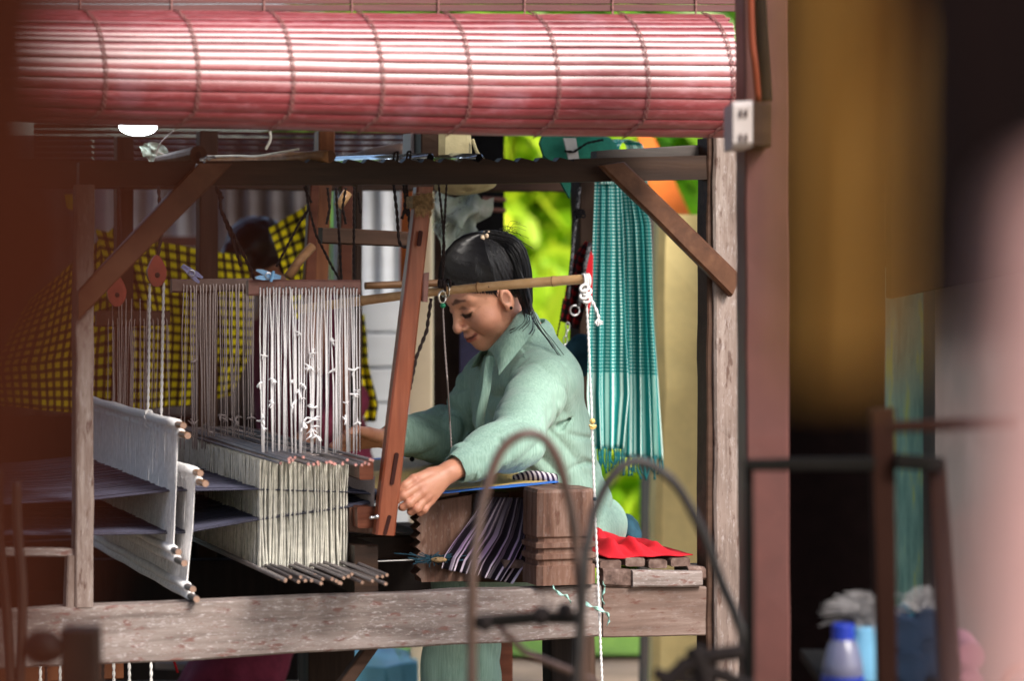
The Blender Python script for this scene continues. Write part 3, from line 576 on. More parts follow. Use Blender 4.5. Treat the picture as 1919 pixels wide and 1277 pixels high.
def notched(m):
    top = [(150, 304), (560, 300)]
    x = 575
    while x < 1055: top += [(x, 306), (x + 6, 299), (x + 22, 303), (x + 33, 307)]; x += 36
    top += [(1075, 302), (1150, 300), (1332, 297)]
    P = [Q(a, b + (0 if a < 500 else -(a - 500) / 832 * 6), .005) for a, b in top] + [Q(1332, 336, .005), Q(900, 345, .005), (Q(500, 347, .005)), Q(150, 349, .005)]
    m.poly(P, .035 * W)
part('top_rail', M['raildark'], notched, label='long dark top rail cut with notches')
part('top_rail', M['railgrey'], lambda m: m.tim([(1118, 283), (1118, 303), (1334, 270), (1334, 297)], .05, .09, seg=10, amp=.001), label='short grey rail on top of the dark one')
part('brace', M['brace'], lambda m: m.tim([(148, 548), (150, 600), (372, 306), (436, 306)], -.035, -.006, seg=14, amp=.0015), label='left diagonal brace')
part('brace', M['brace'], lambda m: m.tim([(1126, 310), (1172, 303), (1372, 556), (1390, 516)], -.04, -.014, seg=18, amp=.0015, c=.006), label='right diagonal brace with a darker upper edge')
# back frame
part('back_rail', M['browns'], lambda m: m.lbox(-1.6, .75, 1.25, 1.30, Q(500, 303, 1.27)[2] - .07, Q(500, 303, 1.27)[2], seg=20, amp=.002))
part('back_beam', M['ddark'], lambda m: m.lbox(-2.0, .62, 1.25, 1.31, Q(500, 1118, 0)[2] - .12, Q(500, 1118, 0)[2] + .0, seg=20, amp=.002))
part('cross_beam', M['raildark'], lambda m: m.lbox(sof(655, .1), sof(655, .1) + .05, .06, 1.25, Q(655, 1110, .1)[2] - .0, Q(655, 1110, .1)[2] + .10, seg=8))
part('floor_board', M['ddark'], lambda m: m.lbox(-1.8, .30, .12, 1.2, .25, .28, seg=8))
part('back_post', M['brownz'], lambda m: m.tim([(374, 245), (409, 245), (372, 1200), (406, 1200)], 1.2, 1.25, seg=20))
part('back_post', M['brownz'], lambda m: m.tim([(218, 255), (250, 255), (216, 1200), (248, 1200)], 1.45, 1.5, seg=20))
part('back_post', M['orangez'], lambda m: m.tim([(598, 250), (628, 250), (570, 700), (606, 700)], .95, 1.0, seg=16), label='reddish back post leaning a little')
part('back_post', M['redwood_s'], lambda m: m.tim([(583, 346), (600, 346), (560, 700), (585, 700)], .93, .96, seg=14), label='reddish board against the back post')
part('back_post', M['brownz'], lambda m: m.tim([(1086, 262), (1114, 262), (1088, 1380), (1116, 1380)], .95, 1.02, seg=30, amp=.003), label='brown back post beside the teal scarf')
part('back_post', M['brownz'], lambda m: m.tim([(667, 345), (680, 345), (663, 830), (678, 830)], 1.15, 1.19, seg=14))
part('cross_rail', M['browns'], lambda m: m.tim([(604, 426), (604, 456), (768, 434), (768, 463)], .55, .59, seg=8, amp=.001), label='short brown crosspiece at head height')
part('cross_rail', M['bamboo_dk'], lambda m: m.tube([Q(684, 536, .7), Q(822, 531, .7)], .0085, 8))
# carved breast beam post
def carved(m):
    zz = [(1098, 1.), (1062, 1.), (1060, .93), (1052, .93), (1048, 1.03), (1040, 1.03), (1037, .92), (1030, .92), (1027, 1.03), (1019, 1.03), (1016, .93), (1010, .93), (1006, 1.), (924, 1.), (918, .95)]
    s0, s1 = sof(1008, -.02), sof(1118, -.02); mid, h = (s0 + s1) / 2, (s1 - s0) / 2; w0, w1 = -.02, .09; wm, wh = .035, .055
    V = []; 
    for y, k in zz:
        z = Q(1060, y, -.02)[2]; k2 = 1 - (1 - k) * 1.3
        for a, b in ((-1, -.82), (-.82, -1), (.82, -1), (1, -.82), (1, .82), (.82, 1), (-.82, 1), (-1, .82)): V.append(LW(mid + h * a * (k * .985 + .015 * (y > 1000)), wm + wh * b * k2, z))
    n = len(zz); V = np.array(V); V += .0012 * np.stack([vnoise(V * 25 + o) for o in (3, 17, 31)], 1)
    m.add(V, [(i * 8 + j, i * 8 + (j + 1) % 8, (i + 1) * 8 + (j + 1) % 8, (i + 1) * 8 + j) for i in range(n - 1) for j in range(8)] + [tuple(range(7, -1, -1)), tuple((n - 1) * 8 + j for j in range(8))])
part('carved_post', M['carved'], carved, label='stout carved post with two turned rings')
part('breast_beam', M['redwood_s'], lambda m: m.lbox(sof(1020, 0), sof(1106, 0), .09, 1.2, Q(1060, 960, 0)[2], Q(1060, 920, 0)[2], seg=12))
def toothed(m):
    P = [(788, 945), (884, 928), (880, 1090), (790, 1092)]; x = 789
    for y in range(1085, 950, -17): P += [(x, y), (x - 9, y - 8)]
    m.poly([Q(a, b, .16) for a, b in P], .05 * W)
part('ratchet_post', M['carved'], toothed, label='broad brown upright with a toothed edge')
part('ratchet_post', M['browns'], lambda m: m.tim([(870, 925), (1010, 925), (870, 1092), (1010, 1092)], .24, .28, seg=8))
part('inner_beam', M['carved'], lambda m: m.tim([(655, 948), (655, 998), (712, 952), (712, 1002)], .10, .14, seg=5), label='short brown block beside the batten foot')
part('inner_beam', M['raildark'], lambda m: m.tim([(652, 1006), (652, 1048), (800, 1004), (800, 1052)], .28, .34, seg=5))
part('dark_back_board', M['ddark'], lambda m: m.tim([(175, 1050), (175, 1140), (880, 1052), (880, 1110)], 1.1, 1.16, seg=8))  # dark board added to fill the shaded hollow inside the loom
# under the beam
part('leg', M['brownz'], lambda m: m.tim([(578, 1190), (666, 1190), (580, 1420), (664, 1420)], .9, 1.0, seg=6), label='pale brown leg under the beam')
part('brace', M['browns'], lambda m: m.tim([(700, 1196), (722, 1200), (600, 1330), (630, 1330)], .06, .09, seg=8))
part('leg', M['redwood_s'], lambda m: m.tim([(930, 1190), (962, 1190), (930, 1420), (962, 1420)], .75, .8, seg=6), label='red brown leg behind the weaver')
part('leg', M['ddark'], lambda m: m.tim([(1032, 1190), (1074, 1190), (1034, 1420), (1072, 1420)], .2, .26, seg=6))

# bench on which she sits
bn = thing('bench', 'slatted weathered wooden bench at the right end of the loom', 'bench', LW(sof(1230, .2), .4, Q(1230, 1190, 0)[2]))
zb_ = Q(1230, 1066, .02)[2]
for k in range(4):
    xa = 1132 + k * 44; s0 = sof(xa, .03); m = MB(); m.timber(LW(s0 - .01, .02, zb_ + .004 * (k % 2)), LW(s0 + .034, .02, zb_ + .004 * (k % 2)), LW(s0 - .01 , 1.0, zb_ + .003), LW(s0 + .034, 1.0, zb_ + .003), (0, 0, .018), seg=16, amp=.003, freq=20); obj('slat', m, M['benchw'], bn)
for k in range(3):
    s0 = sof(1040 - k * 44, .12); m = MB(); m.timber(LW(s0 - .01, .12, zb_), LW(s0 + .034, .12, zb_), LW(s0 - .01 , 1.0, zb_ + .003), LW(s0 + .034, 1.0, zb_ + .003), (0, 0, .018), seg=10, amp=.002); obj('slat', m, M['benchw'], bn)
m = MB(); m.tim([(1186, 1070), (1186, 1102), (1316, 1071), (1316, 1100)], -.012, .016, seg=8, amp=.002, c=.004); obj('front_board', m, M['beam'], bn)
m = MB(); m.tim([(1130, 1067), (1130, 1098), (1184, 1069), (1184, 1101)], -.004, .03, seg=5, amp=.003, c=.005); obj('front_board', m, M['benchw'], bn)
m = MB(); m.tim([(1290, 1062), (1290, 1086), (1346, 1064), (1344, 1090)], .004, .09, seg=5, amp=.003, c=.006); obj('end_block', m, M['benchw'], bn)

# ================================================================== BATTEN (swinging beater)
bt = thing('loom_batten', 'swinging reddish wooden batten with slotted upright arm', 'batten', Q(720, 1004, .03))
m = MB(); m.timber(Q(782, 350, .035), Q(813, 350, .035), Q(704, 1003, .02), Q(741, 1005, .02), .032 * W, seg=30, amp=.0006, c=.004); obj('arm', m, M['redwood'], bt)
m = MB(); m.timber(Q(782, 348, .034), Q(770, 360, .034), Q(770, 470, .06), Q(764, 470, .06), .02 * W, seg=4)
for (x0, y0, x1, y1) in [(789, 436, 786, 458), (744, 853, 735, 906), (730, 970, 722, 1000)]:
    m = MB(); a, b = Q(x0, y0, .018), Q(x1, y1, .018)
    t = lambda f, w_: [p + f * (b - a) for p in ()]
    P = []
    for ang in np.linspace(0, math.pi, 8): P.append(a + .0042 * (math.cos(ang) * L + math.sin(ang) * Z))
    for ang in np.linspace(math.pi, 2 * math.pi, 8): P.append(b + .0042 * (math.cos(ang) * L + math.sin(ang) * Z))
    m.poly([p for p in P], .006 * W)
    obj('slot', m, M['slot'], bt)
m = MB(); m.tim([(793, 512), (805, 510), (792, 565), (802, 566)], .03, .045, seg=4); obj('peg', m, M['board'], bt)
m = MB(); m.timber(LW(sof(700, .06), .06, Q(700, 900, .06)[2]), LW(sof(700, .06), .06, Q(700, 866, .06)[2]), LW(sof(722, .06), 1.15, Q(700, 900, .06)[2]), LW(sof(722, .06), 1.15, Q(700, 862, .06)[2]), -.03 * L, seg=12); obj('reed_cap', m, M['redwood_s'], bt, label='dark red board across the loom above the warp')
m = MB(); m.timber(LW(sof(700, .06), .06, Q(700, 990, .06)[2]), LW(sof(700, .06), .06, Q(700, 950, .06)[2]), LW(sof(710, .06), 1.15, Q(700, 990, .06)[2]), LW(sof(710, .06), 1.15, Q(700, 950, .06)[2]), -.035 * L, seg=12); obj('race_board', m, M['redwood_s'], bt)
m = MB()
for k in range(150):
    w = .08 + k * .007; m.timber(LW(sof(706, .06), w, Q(700, 952, .06)[2]), LW(sof(706, .06), w + .0025, Q(700, 952, .06)[2]), LW(sof(708, .06), w, Q(700, 895, .06)[2]), LW(sof(708, .06), w + .0025, Q(700, 895, .06)[2]), -.004 * L, seg=1, amp=0, c=.0002)
obj('reed', m, M['dull_thread'], bt, kind='stuff')
# second far arm
m = MB(); m.timber(Q(640, 350, 1.1), Q(664, 350, 1.1), Q(628, 960, 1.1), Q(652, 960, 1.1), .03 * W, seg=10); obj('arm', m, M['redwood_s'], bt)
# jute wrapping
m = MB()
for k in range(60):
    y0 = 366 + random.uniform(0, 22); x0 = 776 + random.uniform(-3, 2); pts = [Q(x0 + i * 7.5, y0 + random.uniform(-6, 6), .012 - .004 * math.sin(i / 5 * 3.1) - random.uniform(0, .004)) for i in range(6)]; m.tube(spline(pts, 10), .0009, 3, cap=False)
for k in range(46):
    x0 = random.uniform(777, 810); m.tube(spline([Q(x0, 385, .008), Q(x0 + random.uniform(-4, 4), 394, .002), Q(x0 + random.uniform(-6, 6), 400 + random.uniform(0, 9), .008)], 6), .0008, 3, cap=False)
m.timber(Q(776, 367, .014), Q(812, 367, .014), Q(774, 392, .013), Q(810, 392, .013), .06 * W, seg=4, amp=.003, freq=60)
obj('jute_wrap', m, M['jute'], bt)
for (x, y) in ((700, 969),):
    m = MB(); m.tube([Q(x + 6, y, .02), Q(x + 6, y, .006)], .005, 8); m.tube([Q(x + 7, y + 1, .012), Q(x - 4, y + 2, .010)], .0028, 8); m.ball(Q(x - 4, y + 2, .01), .004, 8, 5); obj('bolt', m, M['steel'], bt, smooth=True)

# ================================================================== WARP, HARNESSES, HEDDLES
def threads(m, rows, r):                  # many thin three sided threads; rows = list of polylines
    for P in rows: m.tube(P, r, 3, cap=False)
def zq(px, py, w): return Q(px, py, w)[2]
def warp(name, pts, label, w0, w1, n, parent_tag):
    m = MB()
    for k in range(n):
        w = w0 + (w1 - w0) * k / (n - 1); j = .0015 * rng.normal()
        P = [LW(sof(x, .1), w, zq(x, y, .1) + j) for x, y in pts]; m.tube(P, .0016, 3, cap=False)
    # the ground of the sheet between the threads that can be told apart
    m.sheet([[LW(sof(x, .1), w, zq(x, y, .1) - .001) for x, y in pts] for w in np.linspace(w0, w1, 4)], thick=.0008)
    o = obj(name, m, M['warp']); o['kind'] = 'stuff'; return tag(o, label, 'warp threads')
warp('warp_threads', [(-330, 958), (0, 945), (178, 936), (318, 920), (480, 917), (655, 922), (744, 930)], 'upper layer of dark blue warp threads', .1, 1.18, 120, 0)
warp('warp_threads', [(-330, 1001), (0, 1000), (178, 1000), (342, 997), (480, 973), (655, 948), (744, 932)], 'lower layer of dark blue warp threads', .1, 1.18, 120, 0)

def rod(w0, w1, px, py, r, mat, par, name='rod', dz=0., ref=.05):
    s_, z = sof(px, ref), zq(px, py, ref); m = MB(); m.tube([LW(s_, w0, z), LW(s_, (w0 + w1) / 2, z + dz / 2 - .002), LW(s_, w1, z + dz)], r, 10); o = obj(name, m, mat, par, smooth=False)
    e = MB(); e.tube([LW(s_, w0 - .0012, z), LW(s_, w0 + .0005, z)], r * .93, 10); obj('rod_end', e, M['rodend'], o); return o
def harness(px, ytop, ybot, label, dxb=0, wr0=-.02, ws=.04, w1=1.2, yo=18, n=760, par_px=0):
    root = thing('heddle_harness', label, 'harness', LW(sof(px, .05), .6, zq(px, ybot, .05)), 'white thread harnesses')
    s0 = sof(px - 14, .05); m = MB()
    sb = sof(px - 14 + dxb, .05); zt_, zb2 = zq(px, ytop, .05), zq(px, ybot, .05); zm = (zt_ + zb2) / 2
    for k in range(n):
        w = ws + (w1 - .02 - ws) * k / (n - 1) + rng.normal(0, .0012); j = rng.normal(0, .0014, 4)
        m.tube([LW(s0 + j[0], w, zt_), LW(s0 * .67 + sb * .33 + .001 * j[1], w + j[3], zm), LW(sb + j[2], w, zb2)], .0011, 3, cap=False)
    obj('heddle_threads', m, M['white_heddle'], root, kind='stuff')
    for yy, sp, x in ((ytop, s0, px), (ybot, sb, px + dxb)):
        for q, dy in ((0, 0), (1, yo)):
            rod(wr0 - .012 * q + random.uniform(-.01, .01), w1 + .03, x - 14 + q * 6, yy + dy, .0070, M['stick'] if yy == ybot else M['bamboo_dk'], root)
            # white cloth sleeve wrapped over the rod, stopping short of its end
            z = zq(x, yy + dy, .05); s_ = sof(x - 14 + q * 6, .05); e = MB(); e.tube([LW(s_, w, z + .0012 * math.sin(w * 19)) for w in np.linspace(ws - .005, w1, 14)], .0095, 10); obj('rod_sleeve', e, M['white_heddle'], root, smooth=True)
    return root
h1 = harness(345, 795, 1030, 'outer white thread harness hanging left of the patterned heddles', dxb=-8)
h2 = harness(378, 884, 1098, 'lower white thread harness reaching down to the front beam', dxb=-16)
# dark ties round the lower rods
for root, px, yy in ((h1, 325, 1040), (h2, 350, 1108)):
    for w in (.18, .5, .8):
        s_ = sof(px, .05); z = zq(px, yy, .05); m = MB(); m.rope([LW(s_ + .012, w, z + .04), LW(s_ + .014, w, z + .16)], .003); m.rope([LW(s_ + .012, w + .05, z + .04), LW(s_ + .014, w + .05, z + .13)], .003); obj('tie_cord', m, M['darkrope'], root)

# --- patterned heddle block: 21 rows of cream threads, each row on its own stick above and below
hb = thing('patterned_heddles', 'dense block of cream heddle threads between two rows of sticks', 'heddle block', LW(sof(570, .1), .5, zq(570, 1070, .1)))
NR = 40; xs_ = np.linspace(488, 650, NR)
for k, x in enumerate(xs_):
    m = MB(); s_ = sof(x, .1); zt_, zb2 = zq(x, 862, .1), zq(x, 1068, .1); n = 170 if k in (0, 1) else 60 if k < 4 else 22
    for i in range(n):
        w = .1 + (1.05 * i / (n - 1) if k < 4 else .22 * i / (n - 1)) + rng.normal(0, .002); j = rng.normal(0, .0016, 4)
        m.tube([LW(s_ + j[0], w, zt_), LW(s_ + j[1], w + .004 * rng.normal(), (zt_ + zb2) / 2 + .03), LW(s_ + j[1], w, (zt_ + zb2) / 2 - .03), LW(s_ + j[2] * 1.5, w, zb2 + .002)], .0020 + .0005 * abs(rng.normal()), 3, cap=False)
    if k < 3: m.sheet([[LW(s_ + .002, w, zt_) for w in (.105, .6, 1.15)], [LW(s_ + .002, w, zb2 + .012) for w in (.105, .6, 1.15)]])
    o = obj('heddle_row', m, M['cream_thread'], hb); o['kind'] = 'stuff'
prng = np.random.default_rng(5)
for k in range(26):                        # upper sticks, pink tipped
    x = 484 + k * 6.9 + prng.uniform(-3, 3); y = 852 + prng.uniform(-6, 8); w0 = -.085 + prng.uniform(-.06, .05); s_ = sof(x, .1); m = MB()
    m.tube([LW(s_, w0, zq(x, y, .1)), LW(s_ + prng.normal(0, .004), 1.1, zq(x, y, .1) + prng.normal(0, .004))], .0030, 6); o = obj('stick', m, M['stick'], hb)
    e = MB(); e.tube([LW(s_, w0 - .0035, zq(x, y, .1)), LW(s_, w0, zq(x, y, .1))], .0031, 6); obj('stick_tip', e, M['pinktip'], o)
for k in range(26):                        # lower sticks
    x = 474 + k * 7.4 + prng.uniform(-4, 4); y = 1062 + prng.uniform(-4, 8) - k * .2; w0 = -.15 + prng.uniform(-.08, .06); s_ = sof(x, .1); m = MB()
    m.tube([LW(s_, w0, zq(x, y, .1)), LW(s_ + prng.normal(0, .006), 1.1, zq(x, y, .1) + prng.normal(0, .006))], .0034, 6); o = obj('stick', m, M['stick'], hb)
    e = MB(); e.tube([LW(s_, w0 - .003, zq(x, y, .1)), LW(s_, w0, zq(x, y, .1))], .0035, 6); obj('stick_tip', e, M['rodend'], o)
# thin back row lattice above the block, leading to the left
m = MB()
for k in range(34):
    w = .10 + k * .031; m.tube([LW(sof(492, .1), w, zq(492, 858, .1) + .002), LW(sof(660, .1), w + rng.normal(0, .01), zq(660, 856, .1) + .004)], .0012, 3, cap=False)
o = obj('cross_threads', m, M['dull_thread'], hb); o['kind'] = 'stuff'

# --- string boards
def knot(m, c, sz):
    for q in range(4):
        d = rng.normal(0, 1, 3); d[1] *= .4; d /= np.linalg.norm(d); m.tube(spline([c, c + d * sz * .5 + rng.normal(0, sz * .15, 3), c + d * sz], 5), [.0022 if sz > .01 else .0015] * 3 + [.0012, .0006], 4, cap=False)
def board(px0, px1, y0, y1, w, mat, label, n, ylow, tmat, rt, knots, cat='board', holes=True, yrow=None):
    root = thing('string_board', label, 'board', Q((px0 + px1) / 2, y1, w))
    m = MB(); m.tim([(px0, y0 + 1), (px0, y1 + 3), (px1, y0), (px1, y1)], w, w + .022, seg=8, c=.005, amp=.001); obj('board_bar', m, mat, root)
    xs = np.linspace(px0 + 22, px1 - 7, n)
    for k, x in enumerate(xs):
        yh = (yrow or y1 - 12) + rng.uniform(-2, 2); xb = x + rng.uniform(-5, 5) * 1.2; m = MB()
        mid = [Q(x + (xb - x) * t + rng.normal(0, .9), yh + (ylow - yh) * t, w - .004 + .008 * t) for t in (0.02, .3, .6, 1)]
        m.tube([Q(x, yh, w - .002)] + mid, rt * rng.uniform(.8, 1.15), 6)
        if rng.random() < .85: m.tube([Q(x + rng.uniform(2, 5), yh + 4, w + .012), Q(xb + rng.uniform(0, 6), ylow + rng.uniform(-4, 4), w + .02)], rt * .6, 5)
        for q in range(knots if rng.random() < .45 else 0):
            t = rng.uniform(.15, .95) if q else rng.uniform(.45, .9); c = Q(x + (xb - x) * t, yh + (ylow - yh) * t, w - .008); knot(m, c, rng.uniform(.007, .018))
        obj('string', m, tmat, root, smooth=True)
        if holes: e = MB(); e.ball(Q(x, yh, w - .0005), (.0022, .0012, .0026), 6, 4); obj('hole', e, M['darkrope'], root)
    return root
board(466, 676, 524, 552, .10, M['board'], 'pink brown wooden bar holding the bright white pattern strings', 31, 850, M['white_thread'], .0016, 2)
board(322, 480, 522, 546, .62, M['board2'], 'dim brown wooden bar behind the pink one, its white strings coloured grey for shade', 22, 842, M['dull_thread'], .0015, 1, holes=False)
board(180, 318, 582, 610, 1.0, M['brownz'], 'dark bar with thin strings over the yellow check cloth', 14, 850, M['dull_thread'], .0011, 0, holes=False)
# stray grey strings further left
def strand(name, pts, r, mat, label, cat='string', group=None, rope=False, smooth=True):
    m = MB(); m.rope(pts, r) if rope else m.tube(pts, r, 6); return tag(obj(name, m, mat, smooth=smooth), label, cat, group)
m = MB()
for x in (210, 222, 228, 236, 246, 262, 276):
    m.tube([Q(x, 560, .8), Q(x + rng.uniform(-6, 6), 800, .8)], .0011, 4)
tag(obj('string_bundle', m, M['dull_thread']), 'few thin grey strings hanging beside the thin post', 'strings')

# ropes
strand('pulley_rope', [Q(281, 532, .35), Q(279, 690, .35), Q(277, 775, .35)], .0032, M['rope'], 'white braided rope running from red pulley to harness knot', 'rope', rope=True)
strand('pulley_rope', [Q(307, 530, .35), Q(304, 690, .35), Q(302, 795, .35)], .0032, M['rope'], 'white braided rope right of the knotted one', 'rope', rope=True)
m = MB(); kc = Q(279, 775, .34)
for q in range(4): m.torus(kc + np.array([0, 0, -.008 * q]), .007 + .002 * (q % 2), .003, L, W * .6 + Z * .8, 14, 6)
m.tube([kc, kc + (.004, 0, -.03)], .003, 6); tag(obj('rope_knot', m, M['rope'], smooth=True), 'white knot on top of the outer harness', 'knot')
def teardrop(pts, w, label, mat):
    root = thing('wooden_pulley', label, 'pulley', Q(pts[0], pts[1] + 30, w), 'red wooden pulleys')
    P = []
    for a in np.linspace(0, 2 * math.pi, 28, endpoint=False):
        rr = 18 * (1 + .0 * math.sin(a)); x = math.sin(a) * rr * (1 - .42 * max(0, math.cos(a))); y = -math.cos(a) * 30; P.append(Q(pts[0] + x, pts[1] + y, w))
    m = MB(); m.poly(P, .018 * W); obj('pulley_body', m, mat, root); m = MB(); m.ball(Q(pts[0], pts[1] + 8, w), (.006, .003, .006), 10, 6); obj('axle_pin', m, M['darkrope'], root)
    m = MB(); m.rope([Q(pts[0], pts[1] - 20, w + .01), Q(pts[0] + 8, pts[1] - 70, w + .01), Q(pts[0] + 2, 350, w)], .004); obj('hanger_cord', m, M['darkrope'], root)
teardrop((295, 508), .34, 'red teardrop pulley under the left brace', M['pulley']); teardrop((219, 545), .75, 'dim red brown pulley behind the left brace', M['pulley'])
def peg(c, ang, mat, label, w, open_=.2):
    root = thing('clothes_peg', label, 'clothes peg', Q(c[0], c[1], w), 'plastic clothes pegs on the string boards')
    for sgn in (-1, 1):
        m = MB(); a = ang + sgn * open_ * .5; d = math.cos(a) * L + math.sin(a) * Z; n_ = -math.sin(a) * L + math.cos(a) * Z; o_ = Q(c[0], c[1], w) + n_ * sgn * .004
        P = [o_ - d * .026 - n_ * .0035, o_ + d * .016 - n_ * .005, o_ + d * .026 - n_ * .002, o_ + d * .026 + n_ * .002, o_ + d * .010 + n_ * .005, o_ - d * .026 + n_ * .003]; m.poly(P, .010 * W); obj('jaw', m, mat, root)
    m = MB(); m.torus(Q(c[0], c[1], w - .003), .006, .0012, L, Z, 14, 6); obj('spring', m, M['steel'], root); return root
peg((360, 512), math.radians(-38), M['clip_dk'], 'slate blue clothes peg on the dim brown bar', .5)
pg = peg((503, 517), math.radians(172), M['clip_blue'], 'light blue clothes peg clipped on the pink brown bar', .08, .3)
m = MB(); m.tube([Q(513, 508, .075), Q(508, 528, .075)], .0032, 6); obj('jaw', m, M['clip_blue'], pg)
def ropes(paths, w, label, r=.0028, name='twine', mat='darkrope', group='dark twine ties hanging from the rail'):
    m = MB()
    for P in paths: m.rope([Q(x, y, w if len(t) == 0 else t[0]) for x, y, *t in P], r)
    return tag(obj(name, m, M[mat], smooth=True), label, 'twine', group)
ropes([[(404, 345), (412, 372), (414, 392)], [(414, 392), (440, 445), (470, 505), (478, 528)], [(412, 388), (432, 440), (452, 500)], [(414, 360), (414, 395)], [(406, 350), (418, 372)]], .15, 'knotted dark twine slanting down to the pink brown bar', .0035)
ropes([[(573, 345), (577, 375), (579, 392)], [(579, 392), (560, 420), (518, 500)], [(579, 390), (592, 440), (622, 500), (640, 530)], [(570, 350), (584, 380)]], .15, 'dark twine splitting in two beside the yellow check cloth')
ropes([[(614, 352), (618, 390), (612, 420)], [(630, 352), (632, 395), (636, 450), (640, 525)], [(648, 352), (642, 390), (648, 420)], [(664, 350), (663, 430), (664, 530)], [(672, 360), (676, 400)]], .2, 'tangle of dark twine with a pale bamboo stub', .003)
ropes([[(738, 345), (744, 400), (747, 450), (752, 462), (768, 464)]], .3, 'dark rope looped under the short crosspiece', .0036)
ropes([[(756, 345), (760, 372), (758, 395), (753, 410)], [(762, 345), (766, 400), (768, 430)], [(758, 385), (764, 405)]], .12, 'twine with a frayed knot left of the batten arm', .0034)
ropes([[(822, 345), (828, 400), (832, 452)], [(837, 345), (834, 400), (831, 452)], [(831, 452), (829, 500), (830, 545)], [(833, 452), (832, 500), (826, 548)]], .15, 'double dark rope hanging in front of the weaver\'s forehead', .0026)
m = MB()
for q in range(7): m.torus(Q(824 + q * 4, 536 + rng.uniform(-6, 6), .14), .008, .0028, Z, W * .8 + L * rng.uniform(-.6, .6), 12, 5)
tag(obj('twine_knot', m, M['darkrope'], smooth=True), 'lumpy dark knot on the bamboo lever', 'knot')
# bamboo tube hanging in the tangle
m = MB(); m.tube([Q(634, 388, .26), Q(652, 360, .26)], .0105, 10); tag(obj('bamboo_stub', m, M['bamboo'], smooth=True), 'short pale bamboo stub tied up in dark twine', 'bamboo')
m = MB(); m.tube([Q(540, 520, .75), Q(560, 490, .76), Q(585, 462, .78)], .011, 10); tag(obj('bamboo_stick', m, M['bamboo_dk'], smooth=True), 'short brown stick leaning behind the hair bun', 'stick')
# long bamboo lever with metal ring
bl = thing('bamboo_lever', 'long slanting bamboo pole passing in front of the weaver\'s forehead', 'bamboo pole', Q(830, 552, .1))
def lever(t): x = 560 + t * 542; y = 580 - t * 57 - 6 * math.sin(t * 3.1); return Q(x, y, .36 - .42 * t)
m = MB(); T = np.linspace(0, 1, 120); nodes = (.08, .22, .515, .62, .88); rr = []
for t in T: b = min(abs(t - q) for q in nodes); rr.append(.0098 + .0013 * math.exp(-(b / .006) ** 2) + .0006 * math.sin(t * 9))
m.tube([lever(t) for t in T], rr, 14); obj('pole', m, M['bamboo'], bl, smooth=True)
for q in nodes: m = MB(); m.tube([lever(q - .002), lever(q + .002)], .0114, 14); obj('node_ring', m, M['bamboo_dk'], bl)
m = MB(); m.ball(lever(.655) + np.array([.002, -.0095, .0]), (.0028, .0015, .0028), 8, 5); obj('nail_hole', m, M['slot'], bl)
m = MB(); c = Q(829, 557, .11); m.torus(c, .0125, .0022, L * .8 + W * .6, Z, 24, 8); obj('metal_ring', m, M['chrome'], bl, smooth=True)
m = MB(); m.torus(lever(.502), .0125, .0022, Z, W, 20, 6); m.torus(lever(.515), .0125, .0016, Z, W, 20, 6); obj('wire_loop', m, M['chrome'], bl, smooth=True)
m = MB(); m.ball(Q(830, 573, .11), (.006, .005, .0055), 8, 6); obj('bead', m, M['green_bead'], bl, smooth=True)
strand('grey_rope', [Q(830, 578, .11), Q(833, 640, .11), Q(838, 712, .112)] + [Q(843, 790, .3), Q(846, 840, .3)], .0019, M['dull_thread'], 'thin grey rope hanging from the metal ring', 'rope', rope=True)
ropes([[(808, 560), (800, 620), (780, 670), (768, 730)]], .1, 'thin black strap curving down right of the batten arm', .004)
# white rope at the lever end
wr = thing('white_rope', 'white braided rope hanging from the bamboo tip past the carved post', 'rope', Q(1125, 1290, -.06))
m = MB(); m.rope([Q(1099, 560, -.07), Q(1103, 640, -.065), Q(1108, 760, -.06), Q(1112, 880, -.06), Q(1117, 1000, -.06), Q(1122, 1130, -.06), Q(1128, 1275, -.06), Q(1130, 1420, -.06)], .0027); obj('rope_line', m, M['rope'], wr, smooth=True)
m = MB(); lc = lever(1.0)
for q in range(3): m.torus(lc + np.array([.0 - .005 * q, 0, -.004]), .0135, .0028, Z, W, 16, 6)
for q in range(4): m.torus(Q(1095 + q % 2 * 5, 540 + q * 7, -.075), .009, .0032, L * .8 + Z * .6, W * .5 + Z * .5 - L * .4, 14, 6)
m.rope([Q(1097, 548, -.075), Q(1108, 562, -.08), Q(1117, 580, -.08), Q(1122, 596, -.08)], .0034); obj('rope_knot', m, M['rope'], wr, smooth=True)
m = MB()
for q in range(26):
    d = np.array([rng.normal(0, .6), rng.normal(0, .5), -1]); d /= np.linalg.norm(d); c = Q(1122, 596, -.08); m.tube([c, c + d * .008 + rng.normal(0, .001, 3), c + d * rng.uniform(.012, .018)], .001, 4, cap=False)
obj('frayed_end', m, M['rope'], wr)
m = MB(); m.rope([Q(1106, 800, -.066), Q(1115, 802, -.066), Q(1106, 804, -.066)], .0028); m.tube([Q(1104, 798, -.062), Q(1117, 799, -.062)], .003, 6); m.ball(Q(1110, 790, -.063), .006, 8, 6); obj('gold_tie', m, M['gold_tie'], wr)
m = MB(); m.ball(Q(1114, 936, -.064), .004, 8, 6); obj('tie_knot', m, M['navy'], wr)
